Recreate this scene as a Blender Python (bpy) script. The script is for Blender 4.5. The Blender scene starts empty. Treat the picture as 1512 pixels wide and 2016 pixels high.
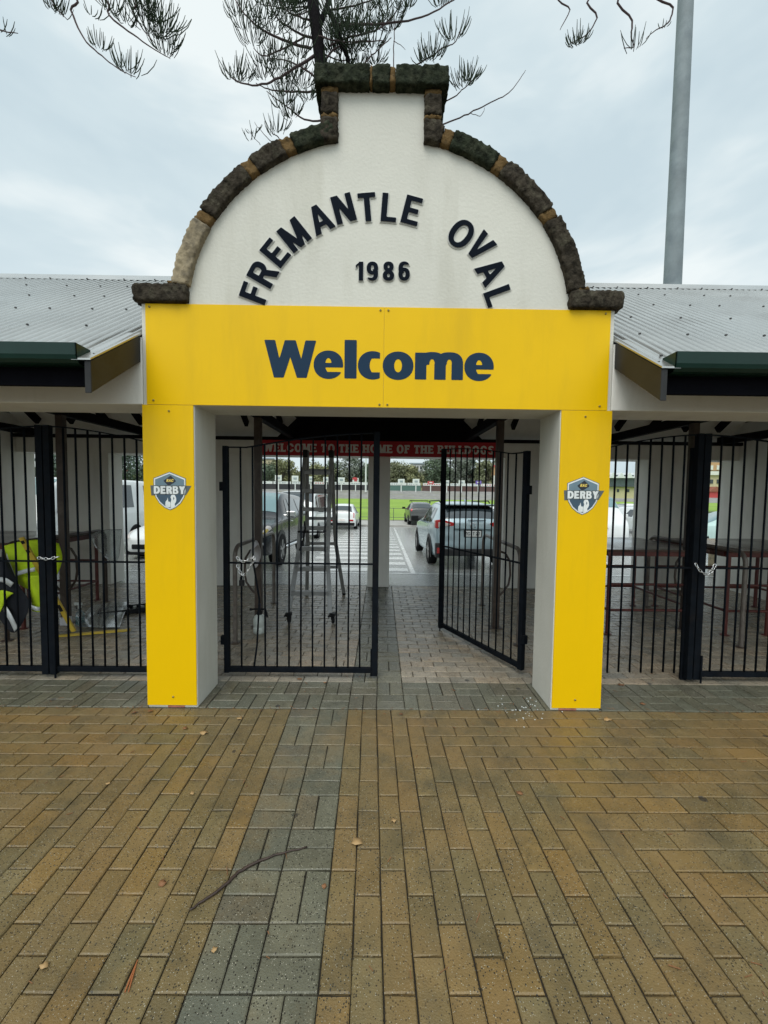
import bpy, bmesh, math, random
import numpy as np
from mathutils import Vector, Matrix
random.seed(7); rng=np.random.default_rng(7)
SC=bpy.context.scene; COL=SC.collection; PI=math.pi
# ---------------------------------------------------------------- camera
CX,CD,CH,YAW,PITCH,ROLL,FPX=.0303,3.09,1.718,.0078,-.0504,.0118,788.2
fw=Vector((math.sin(YAW)*math.cos(PITCH),math.cos(YAW)*math.cos(PITCH),math.sin(PITCH)))
_r=Vector((math.cos(YAW),-math.sin(YAW),0)); _u=_r.cross(fw)
cr=_r*math.cos(ROLL)+_u*math.sin(ROLL); cu=-_r*math.sin(ROLL)+_u*math.cos(ROLL)
CAMP=Vector((CX,-CD,CH))
cam=bpy.data.cameras.new('camera'); camo=bpy.data.objects.new('camera',cam); COL.objects.link(camo)
camo.matrix_world=Matrix(((cr.x,cu.x,-fw.x,CAMP.x),(cr.y,cu.y,-fw.y,CAMP.y),(cr.z,cu.z,-fw.z,CAMP.z),(0,0,0,1)))
cam.sensor_fit='VERTICAL'; cam.sensor_height=36; cam.sensor_width=27; cam.lens=FPX/2016*36
cam.clip_start=.05; cam.clip_end=3000
SC.camera=camo
def at(x,y,Y):
    d=fw+cr*((x-756)/FPX)-cu*((y-1008)/FPX); return CAMP+d*((Y+CD)/d.y)
# ---------------------------------------------------------------- sky and sun
SUN_EL,SUN_AZ=math.radians(58),math.radians(200)   # behind the camera, a little to the left
W=bpy.data.worlds.new('World'); SC.world=W; W.use_nodes=True
nt=W.node_tree; nt.nodes.clear(); N=nt.nodes.new; L=nt.links.new
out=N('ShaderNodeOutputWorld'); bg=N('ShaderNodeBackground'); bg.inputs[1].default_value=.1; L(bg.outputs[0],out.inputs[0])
sky=N('ShaderNodeTexSky'); sky.sky_type='NISHITA'; sky.sun_disc=False; sky.sun_elevation=SUN_EL; sky.sun_rotation=SUN_AZ; sky.air_density=1; sky.dust_density=2
tc=N('ShaderNodeTexCoord'); mp=N('ShaderNodeMapping'); mp.inputs['Scale'].default_value=(1,1,2.6); L(tc.outputs['Generated'],mp.inputs[0])
n1=N('ShaderNodeTexNoise'); n1.inputs['Scale'].default_value=1.7; n1.inputs['Detail'].default_value=5; n1.inputs['Roughness'].default_value=.52; n1.inputs['Distortion'].default_value=.4; L(mp.outputs[0],n1.inputs['Vector'])
cr1=N('ShaderNodeValToRGB'); e=cr1.color_ramp.elements
e[0].position=.40; e[0].color=(4.35,5.25,5.65,1); e[1].position=.62; e[1].color=(6.5,7.0,7.0,1)
m=e.new(.5); m.color=(4.9,5.75,6.05,1)
L(n1.outputs[0],cr1.inputs[0])
mx=N('ShaderNodeMixRGB'); mx.inputs[0].default_value=.93; L(sky.outputs[0],mx.inputs[1]); L(cr1.outputs[0],mx.inputs[2]); 
vd=N('ShaderNodeVectorMath'); vd.operation='DOT_PRODUCT'; vd.inputs[1].default_value=(-.18,-.62,.76); L(tc.outputs['Generated'],vd.inputs[0])  # sky brightness added behind the camera, out of view, to light front walls
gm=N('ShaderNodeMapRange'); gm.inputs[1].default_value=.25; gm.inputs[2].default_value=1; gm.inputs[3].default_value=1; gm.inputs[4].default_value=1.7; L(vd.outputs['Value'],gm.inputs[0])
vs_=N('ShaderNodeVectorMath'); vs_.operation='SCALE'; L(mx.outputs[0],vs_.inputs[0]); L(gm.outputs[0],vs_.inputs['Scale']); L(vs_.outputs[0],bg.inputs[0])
sun=bpy.data.lights.new('sun','SUN'); sun.energy=1.3; sun.angle=math.radians(40); sun.color=(1,.95,.88)
so=bpy.data.objects.new('sun',sun); COL.objects.link(so)
sd=Vector((-math.sin(math.radians(22))*math.cos(SUN_EL),-math.cos(math.radians(22))*math.cos(SUN_EL),math.sin(SUN_EL)))
so.rotation_euler=sd.to_track_quat('Z','Y').to_euler(); so.location=sd*40
SC.view_settings.view_transform='Standard'; SC.view_settings.look='None'; SC.view_settings.exposure=.50; SC.view_settings.gamma=1
SC.view_settings.use_curve_mapping=False
# ---------------------------------------------------------------- materials
def s2l(c): return tuple(((v/255)/12.92 if v/255<=.04045 else ((v/255+.055)/1.055)**2.4) for v in c)+(1,)
MC={}
def mat(name,col,rough=.6,metal=0,var=.12,vscale=6,bump=0,bscale=60,rvar=0,stain=None,sscale=2.5,samt=.5,spec=.5,trans=0,attr=False,coat=0,alpha=1,streak=False):
    if name in MC: return MC[name]
    m=bpy.data.materials.new(name); m.use_nodes=True; t=m.node_tree; b=t.nodes['Principled BSDF']; N=t.nodes.new; L=t.links.new
    MC[name]=m; c=tuple(col)+(1,) if len(col)==3 else tuple(col)
    tcn=N('ShaderNodeTexCoord'); 
    no=N('ShaderNodeTexNoise'); no.inputs['Scale'].default_value=vscale; no.inputs['Detail'].default_value=6; no.inputs['Roughness'].default_value=.6; L(tcn.outputs['Object'],no.inputs['Vector'])
    rm=N('ShaderNodeMapRange'); rm.inputs[1].default_value=.3; rm.inputs[2].default_value=.7; rm.inputs[3].default_value=1-var; rm.inputs[4].default_value=1+var; L(no.outputs[0],rm.inputs[0])
    mu=N('ShaderNodeVectorMath'); mu.operation='SCALE'; L(rm.outputs[0],mu.inputs['Scale'])
    if attr:
        at_=N('ShaderNodeAttribute'); at_.attribute_name='tint'; L(at_.outputs['Color'],mu.inputs[0])
    else: mu.inputs[0].default_value=c[:3]
    last=mu.outputs[0]
    if stain:
        n2=N('ShaderNodeTexNoise'); n2.inputs['Scale'].default_value=sscale; n2.inputs['Detail'].default_value=8; n2.inputs['Roughness'].default_value=.65
        if streak:
            mpn=N('ShaderNodeMapping'); mpn.inputs['Scale'].default_value=(1,1,.18); L(tcn.outputs['Object'],mpn.inputs[0]); L(mpn.outputs[0],n2.inputs['Vector'])
        else: L(tcn.outputs['Object'],n2.inputs['Vector'])
        r2=N('ShaderNodeMapRange'); r2.inputs[1].default_value=.5; r2.inputs[2].default_value=.72; r2.inputs[3].default_value=0; r2.inputs[4].default_value=samt; L(n2.outputs[0],r2.inputs[0])
        mi=N('ShaderNodeMixRGB'); L(r2.outputs[0],mi.inputs[0]); L(last,mi.inputs[1]); mi.inputs[2].default_value=tuple(stain)+(1,); last=mi.outputs[0]
    L(last,b.inputs['Base Color']); b.inputs['Metallic'].default_value=metal; b.inputs['Roughness'].default_value=rough
    b.inputs['Specular IOR Level'].default_value=spec; b.inputs['Transmission Weight'].default_value=trans; b.inputs['Coat Weight'].default_value=coat; b.inputs['Alpha'].default_value=alpha
    if rvar:
        n3=N('ShaderNodeTexNoise'); n3.inputs['Scale'].default_value=vscale*.6; n3.inputs['Detail'].default_value=5; L(tcn.outputs['Object'],n3.inputs['Vector'])
        r3=N('ShaderNodeMapRange'); r3.inputs[1].default_value=.35; r3.inputs[2].default_value=.65; r3.inputs[3].default_value=max(.02,rough-rvar); r3.inputs[4].default_value=min(1,rough+rvar); L(n3.outputs[0],r3.inputs[0]); L(r3.outputs[0],b.inputs['Roughness'])
    if bump:
        n4=N('ShaderNodeTexNoise'); n4.inputs['Scale'].default_value=bscale; n4.inputs['Detail'].default_value=5; L(tcn.outputs['Object'],n4.inputs['Vector'])
        bu=N('ShaderNodeBump'); bu.inputs['Strength'].default_value=bump; bu.inputs['Distance'].default_value=.01; L(n4.outputs[0],bu.inputs['Height']); L(bu.outputs[0],b.inputs['Normal'])
    return m
def glassmat(name,col,rough=.04):
    return mat(name,col,rough,0,.05,2,spec=1.0,coat=.3)
def brickmat(name,rough,rvar,wet):
    m=mat(name,(1,1,1),rough,0,.14,9,bump=.35,bscale=150,rvar=rvar,attr=True,spec=.5 if wet else .32); t=m.node_tree; b=t.nodes['Principled BSDF']; N=t.nodes.new; L=t.links.new
    src=b.inputs['Base Color'].links[0].from_socket
    tcn=N('ShaderNodeTexCoord'); 
    def speck(scale,colr,thr,dist):
        nonlocal src
        v=N('ShaderNodeTexVoronoi'); v.inputs['Scale'].default_value=scale; L(tcn.outputs['Object'],v.inputs['Vector'])
        a=N('ShaderNodeMath'); a.operation='LESS_THAN'; a.inputs[1].default_value=dist; L(v.outputs['Distance'],a.inputs[0])
        sp=N('ShaderNodeSeparateColor'); L(v.outputs['Color'],sp.inputs[0])
        g=N('ShaderNodeMath'); g.operation='GREATER_THAN'; g.inputs[1].default_value=thr; L(sp.outputs[0],g.inputs[0])
        mm=N('ShaderNodeMath'); mm.operation='MULTIPLY'; L(a.outputs[0],mm.inputs[0]); L(g.outputs[0],mm.inputs[1])
        mi=N('ShaderNodeMixRGB'); L(mm.outputs[0],mi.inputs[0]); L(src,mi.inputs[1]); mi.inputs[2].default_value=colr; src=mi.outputs[0]
    speck(120,(.028,.026,.02,1),.70,.34); speck(190,(.36,.34,.27,1),.86,.3); speck(80,(.03,.028,.022,1),.92,.26)
    n=N('ShaderNodeTexNoise'); n.inputs['Scale'].default_value=1.1; n.inputs['Detail'].default_value=7; n.inputs['Roughness'].default_value=.7; L(tcn.outputs['Object'],n.inputs['Vector'])
    r=N('ShaderNodeMapRange'); r.inputs[1].default_value=.46; r.inputs[2].default_value=.66; r.inputs[4].default_value=.0 if wet else .6; L(n.outputs[0],r.inputs[0])
    mi=N('ShaderNodeMixRGB'); L(r.outputs[0],mi.inputs[0]); L(src,mi.inputs[1]); mi.inputs[2].default_value=(.205,.130,.050,1); src=mi.outputs[0]
    # moss and dirt patches
    n=N('ShaderNodeTexNoise'); n.inputs['Scale'].default_value=3.2; n.inputs['Detail'].default_value=9; n.inputs['Roughness'].default_value=.7; L(tcn.outputs['Object'],n.inputs['Vector'])
    r=N('ShaderNodeMapRange'); r.inputs[1].default_value=.5; r.inputs[2].default_value=.72; r.inputs[4].default_value=.6; L(n.outputs[0],r.inputs[0])
    mi=N('ShaderNodeMixRGB'); L(r.outputs[0],mi.inputs[0]); L(src,mi.inputs[1]); mi.inputs[2].default_value=(.055,.052,.035,1); src=mi.outputs[0]
    v=N('ShaderNodeTexVoronoi'); v.inputs['Scale'].default_value=2.3; v.inputs['Randomness'].default_value=1; L(tcn.outputs['Object'],v.inputs['Vector'])
    nn=N('ShaderNodeTexNoise'); nn.inputs['Scale'].default_value=30; L(tcn.outputs['Object'],nn.inputs['Vector'])
    ad=N('ShaderNodeMath'); ad.operation='MULTIPLY_ADD'; ad.inputs[1].default_value=.05; L(nn.outputs[0],ad.inputs[0]); L(v.outputs['Distance'],ad.inputs[2])
    lt=N('ShaderNodeMath'); lt.operation='LESS_THAN'; lt.inputs[1].default_value=.075; L(ad.outputs[0],lt.inputs[0])
    l2=N('ShaderNodeMath'); l2.operation='MULTIPLY'; l2.inputs[1].default_value=.7; L(lt.outputs[0],l2.inputs[0])
    mi=N('ShaderNodeMixRGB'); L(l2.outputs[0],mi.inputs[0]); L(src,mi.inputs[1]); mi.inputs[2].default_value=(.02,.02,.022,1); src=mi.outputs[0]
    L(src,b.inputs['Base Color']); return m
WALL=mat('cream_render',(.62,.605,.535),.85,0,.05,1.5,bump=.25,bscale=45,stain=(.36,.34,.26),sscale=1.6,samt=.45,streak=True)
WHITE=mat('white_paint',(.79,.77,.71),.7,0,.05,1.5,bump=.2,bscale=40,stain=(.42,.39,.31),sscale=2.2,samt=.35,streak=True)
LINING=mat('ceiling_lining_paint',(.88,.86,.80),.7,0,.06,1.2,stain=(.5,.47,.4),sscale=1.5,samt=.3)
YEL=mat('yellow_vinyl',(.80,.49,.0),.40,0,.05,.8,bump=.06,bscale=3,spec=.2,stain=(.50,.31,.015),sscale=2.6,samt=.30,streak=True)
NAVY=mat('slate_blue_vinyl',(.014,.036,.070),.6,0,.03,spec=.12)
LETB=mat('black_letter',(.006,.009,.015),.8,0,.1,spec=.05)
LETE=mat('letter_edge',(.5,.5,.47),.6)
STONE=mat('blackened_limestone',(.036,.030,.022),.95,0,.75,22,bump=1.5,bscale=38,stain=(.11,.10,.07),sscale=13,samt=.7,spec=.1)
STONEL=mat('pale_limestone',(.27,.22,.14),.95,0,.3,10,bump=.9,bscale=30,stain=(.05,.045,.035),sscale=7,samt=.9)
MOSS=mat('mossy_limestone',(.020,.025,.015),.95,0,.7,22,bump=1.5,bscale=38,stain=(.06,.06,.04),sscale=11,samt=.6,spec=.1)
MORT=mat('ochre_mortar',(.14,.088,.036),.95,0,.45,20,bump=.9,bscale=50,stain=(.03,.024,.016),sscale=20,samt=1.0,spec=.1)
ZINC=mat('corrugated_zincalume',(.46,.46,.44),.24,.75,.10,1.2,rvar=.08,stain=(.30,.29,.27),sscale=1.3,samt=.5,streak=False)
GREEN=mat('green_gutter_paint',(.003,.024,.017),.35,0,.2,5,stain=(.005,.012,.012),samt=.5,spec=.3)
FASC=mat('dark_fascia_paint',(.004,.004,.006),.8,0,.2,spec=.04)
BARGE=mat('weathered_barge_paint',(.026,.026,.026),.4,0,.3,4,stain=(.010,.009,.009),sscale=3,samt=.8,spec=.2)
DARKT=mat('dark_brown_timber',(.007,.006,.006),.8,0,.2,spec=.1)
GATEM=mat('gate_black_paint',(.006,.008,.011),.7,0,.25,12,stain=(.02,.014,.01),sscale=9,samt=.3,spec=.05)
RUST=mat('brown_painted_steel',(.05,.032,.023),.45,0,.25,8,stain=(.16,.13,.10),sscale=5,samt=.5)
REDB=mat('red_brown_steel',(.11,.022,.016),.45,0,.2,8,stain=(.03,.01,.008),samt=.5)
PIPE=mat('worn_pipe_steel',(.17,.145,.125),.4,.2,.2,10,stain=(.05,.03,.02),sscale=8,samt=.6)
TBL=mat('wet_table_top',(.075,.04,.03),.18,0,.3,3,rvar=.1,stain=(.15,.12,.1),sscale=5,samt=.4)
ALU=mat('aluminium',(.27,.27,.265),.42,.3,.1,12)
CHROME=mat('zinc_chain_metal',(.7,.7,.7),.22,1,.05)
BLKP=mat('black_plastic',(.010,.010,.011),.5,spec=.2)
RUBB=mat('tyre_rubber',(.012,.012,.013),.8,0,.1,20,spec=.15)
ASPH=mat('wet_asphalt',(.29,.29,.28),.17,0,.3,60,bump=.22,bscale=220,rvar=.12,stain=(.38,.38,.37),sscale=1.4,samt=.6)  # base and pale patches lightened; wet glare is put into the colour
MARK=mat('worn_white_marking',(.60,.60,.58),.22,0,.12,20,stain=(.30,.30,.29),sscale=5,samt=.75,rvar=.1)
CONC=mat('pale_concrete',(.36,.35,.32),.6,0,.15,3,stain=(.2,.19,.16),samt=.4)
TERR=mat('embankment_concrete',(.22,.215,.20),.85,0,.25,.6,stain=(.15,.16,.07),sscale=.15,samt=.7)
GRASS=mat('oval_turf',(.20,.32,.03),.9,0,.16,.12,stain=(.28,.37,.06),sscale=.06,samt=.5)
SCRUB=mat('dry_bank_grass',(.19,.18,.08),.95,0,.4,.3,stain=(.08,.11,.04),sscale=.2,samt=.7)
EARTH=mat('ground_soil',(.12,.11,.09),.95,0,.3,.4)
SANDJ=mat('dark_joint_sand',(.022,.018,.012),.95,0,.3,20)
BR_OUT=brickmat('tan_paver',.36,.17,0); BR_IN=brickmat('wet_grey_paver',.19,.14,1)
BARK=mat('pine_bark',(.006,.005,.006),.9,0,.3,12,bump=.8,bscale=20,spec=.1)
TWIG=mat('pine_twig',(.085,.062,.062),.8,0,.3,12,spec=.1)
NEED=mat('pine_foliage',(.022,.034,.018),.75,0,.45,5,spec=.1)
GALV=mat('galvanised_pole',(.20,.235,.245),.7,.1,.2,1.2,stain=(.12,.15,.17),sscale=1.5,samt=.6)
REDS=mat('red_sign_board',(.48,.010,.018),.5,0,.1)
SIGNW=mat('sign_white_letter',(.80,.74,.70),.6)
GLASS=glassmat('car_glass_clear',(.14,.24,.25)); GLASD=glassmat('car_glass_dark',(.02,.028,.032))
REDL=mat('tail_lamp_red',(.45,.012,.012),.15,0,.1,spec=.8); CLRL=mat('lamp_clear',(.6,.55,.52),.15,.2,.1,8)
# ---------------------------------------------------------------- helpers
class MB:
    def __init__(s): s.v=[]; s.f=[]; s.m=[]; s.t=[]; s.mi=0
    def add(s,vs,fs,tint=None):
        o=len(s.v); s.v+=[tuple(v) for v in vs]; s.f+=[tuple(i+o for i in f) for f in fs]; s.m+=[s.mi]*len(fs)
        if tint is not None: s.t+=[tint]*len(vs)
        return s
    def box(s,c,d,R=None):
        x,y,z=[k/2 for k in d]; vs=[Vector((a*x,b*y,g*z)) for a in(-1,1) for b in(-1,1) for g in(-1,1)]
        if R is not None: vs=[R@v for v in vs]
        c=Vector(c); return s.add([v+c for v in vs],[(0,1,3,2),(4,6,7,5),(0,4,5,1),(2,3,7,6),(0,2,6,4),(1,5,7,3)])
    def bx(s,x0,x1,y0,y1,z0,z1): return s.box(((x0+x1)/2,(y0+y1)/2,(z0+z1)/2),(abs(x1-x0),abs(y1-y0),abs(z1-z0)))
    def bar(s,a,b,w,h=None,up=(0,0,1)):
        a=Vector(a);b=Vector(b);h=h or w; d=(b-a).normalized(); u=Vector(up)
        if abs(d.dot(u))>.98: u=Vector((0,1,0))
        x=d.cross(u).normalized(); z=x.cross(d); R=Matrix((x,d,z)).transposed(); return s.box((a+b)/2,(w,(b-a).length,h),R)
    def tube(s,pts,r,n=8,cap=True):
        pts=[Vector(p) for p in pts]; k=len(pts); rs=r if isinstance(r,(list,tuple)) else [r]*k
        vs=[];pu=None
        for i,p in enumerate(pts):
            d=(pts[min(i+1,k-1)]-pts[max(i-1,0)]).normalized()
            u=pu if pu is not None else (Vector((0,0,1)) if abs(d.z)<.9 else Vector((1,0,0)))
            x=d.cross(u); 
            if x.length<1e-4: x=d.cross(Vector((.3,.9,.2)))
            x.normalize(); y=x.cross(d).normalized(); pu=y
            for j in range(n): a=2*PI*j/n; vs.append(p+(x*math.cos(a)+y*math.sin(a))*rs[i])
        fs=[(i*n+j,i*n+(j+1)%n,(i+1)*n+(j+1)%n,(i+1)*n+j) for i in range(k-1) for j in range(n)]
        if cap: fs+=[tuple(range(n))[::-1],tuple((k-1)*n+j for j in range(n))]
        return s.add(vs,fs)
    def prism(s,poly,vec,org=(0,0,0)):   # poly: list of 3D points, extruded by vec
        n=len(poly); vec=Vector(vec); P=[Vector(p)+Vector(org) for p in poly]
        return s.add(P+[p+vec for p in P],[tuple(range(n))[::-1],tuple(range(n,2*n))]+[(i,(i+1)%n,n+(i+1)%n,n+i) for i in range(n)])
    def lathe(s,prof,c,n=20,axis='z'):
        c=Vector(c); vs=[]
        for r,h in prof:
            for j in range(n):
                a=2*PI*j/n; x,y=r*math.cos(a),r*math.sin(a)
                vs.append(c+(Vector((x,y,h)) if axis=='z' else Vector((h,x,y)) if axis=='x' else Vector((x,h,y))))
        k=len(prof); fs=[(i*n+j,i*n+(j+1)%n,(i+1)*n+(j+1)%n,(i+1)*n+j) for i in range(k-1) for j in range(n)]
        return s.add(vs,fs)
    def build(s,name,mats,parent=None,smooth=False,bevel=0,loc=None,auto=None):
        me=bpy.data.meshes.new(name); L0=Vector(loc) if loc is not None else (Vector(parent['_o']) if parent is not None and '_o' in parent.keys() else Vector((0,0,0)))
        me.from_pydata([Vector(v)-L0 for v in s.v],[],s.f)
        for m in (mats if isinstance(mats,(list,tuple)) else [mats]): me.materials.append(m)
        me.polygons.foreach_set('material_index',s.m)
        if s.t:
            a=me.color_attributes.new('tint','FLOAT_COLOR','POINT'); a.data.foreach_set('color',np.array(s.t,dtype=np.float32).ravel())
        if not s.t and len(s.f)<20000:
            bm=bmesh.new(); bm.from_mesh(me); bmesh.ops.recalc_face_normals(bm,faces=bm.faces); bm.to_mesh(me); bm.free()
        if smooth:
            me.polygons.foreach_set('use_smooth',[True]*len(me.polygons))
            if auto: me.set_sharp_from_angle(angle=math.radians(auto))
        o=bpy.data.objects.new(name,me); COL.objects.link(o)
        if parent is not None: o.parent=parent
        elif loc is not None: o.location=loc
        if bevel:
            b=o.modifiers.new('bevel','BEVEL'); b.width=bevel; b.segments=2; b.limit_method='ANGLE'; b.angle_limit=math.radians(40)
        return o
def tag(o,label=None,cat=None,group=None,kind=None):
    if label: o['label']=label
    if cat: o['category']=cat
    if group: o['group']=group
    if kind: o['kind']=kind
    return o
def thing(name,label,cat,loc=(0,0,0),group=None,local=False):
    o=bpy.data.objects.new(name,None); COL.objects.link(o); o.location=loc; o.empty_display_size=.1
    o['_o']=[0,0,0] if local else list(loc); return tag(o,label,cat,group)
def struct(name,mb,m,**k): return tag(mb.build(name,m,**k),kind='structure')
def kids(o): return [c for c in bpy.data.objects if c.parent==o]
def dup(o,loc=None,rz=None,label=None,parent=None):
    c=o.copy(); COL.objects.link(c)
    if parent is not None: c.parent=parent
    if loc is not None: c.location=loc
    if rz is not None: c.rotation_euler=(0,0,rz)
    if label: c['label']=label
    for k in kids(o): dup(k,parent=c)
    return c
def gz(Y): return -.03*min(max(0,Y-4.2),19)
# ---------------------------------------------------------------- lettering (signed shapes traced to outlines)
def seg(a,b,w):
    a=np.array(a,float);b=np.array(b,float);d=b-a;l=np.hypot(*d);d=d/l;c=(a+b)/2
    return lambda x,y:np.maximum(abs((x-c[0])*d[0]+(y-c[1])*d[1])-l/2,abs(-(x-c[0])*d[1]+(y-c[1])*d[0])-w/2)
def rc(x0,y0,x1,y1): return lambda x,y:np.maximum(abs(x-(x0+x1)/2)-(x1-x0)/2,abs(y-(y0+y1)/2)-(y1-y0)/2)
def el(cx,cy,a,b,p=2.0): return lambda x,y:((abs((x-cx)/a)**p+abs((y-cy)/b)**p)**(1/p)-1)*min(a,b)
def pl(pts):
    def f(x,y):
        ins=np.zeros(x.shape,bool); d=np.full(x.shape,9.); n=len(pts)
        for i in range(n):
            x0,y0=pts[i];x1,y1=pts[(i+1)%n]
            with np.errstate(divide='ignore',invalid='ignore'): ins^=((y0>y)!=(y1>y))&(x<(x1-x0)*(y-y0)/(y1-y0+1e-12)+x0)
            ex,ey=x1-x0,y1-y0;t=np.clip(((x-x0)*ex+(y-y0)*ey)/(ex*ex+ey*ey),0,1);d=np.minimum(d,np.hypot(x-x0-t*ex,y-y0-t*ey))
        return np.where(ins,-d,d)
    return f
def U_(*f): return lambda x,y:np.minimum.reduce([g(x,y) for g in f])
def S_(a,*b): return lambda x,y:np.maximum.reduce([a(x,y)]+[-g(x,y) for g in b])
def I_(*f): return lambda x,y:np.maximum.reduce([g(x,y) for g in f])
def ring(cx,cy,a,b,w,p=2.0,h=None): return S_(el(cx,cy,a,b,p),el(cx,cy,max(.05,a-w),max(.045,b-(h or w)),p))
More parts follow.
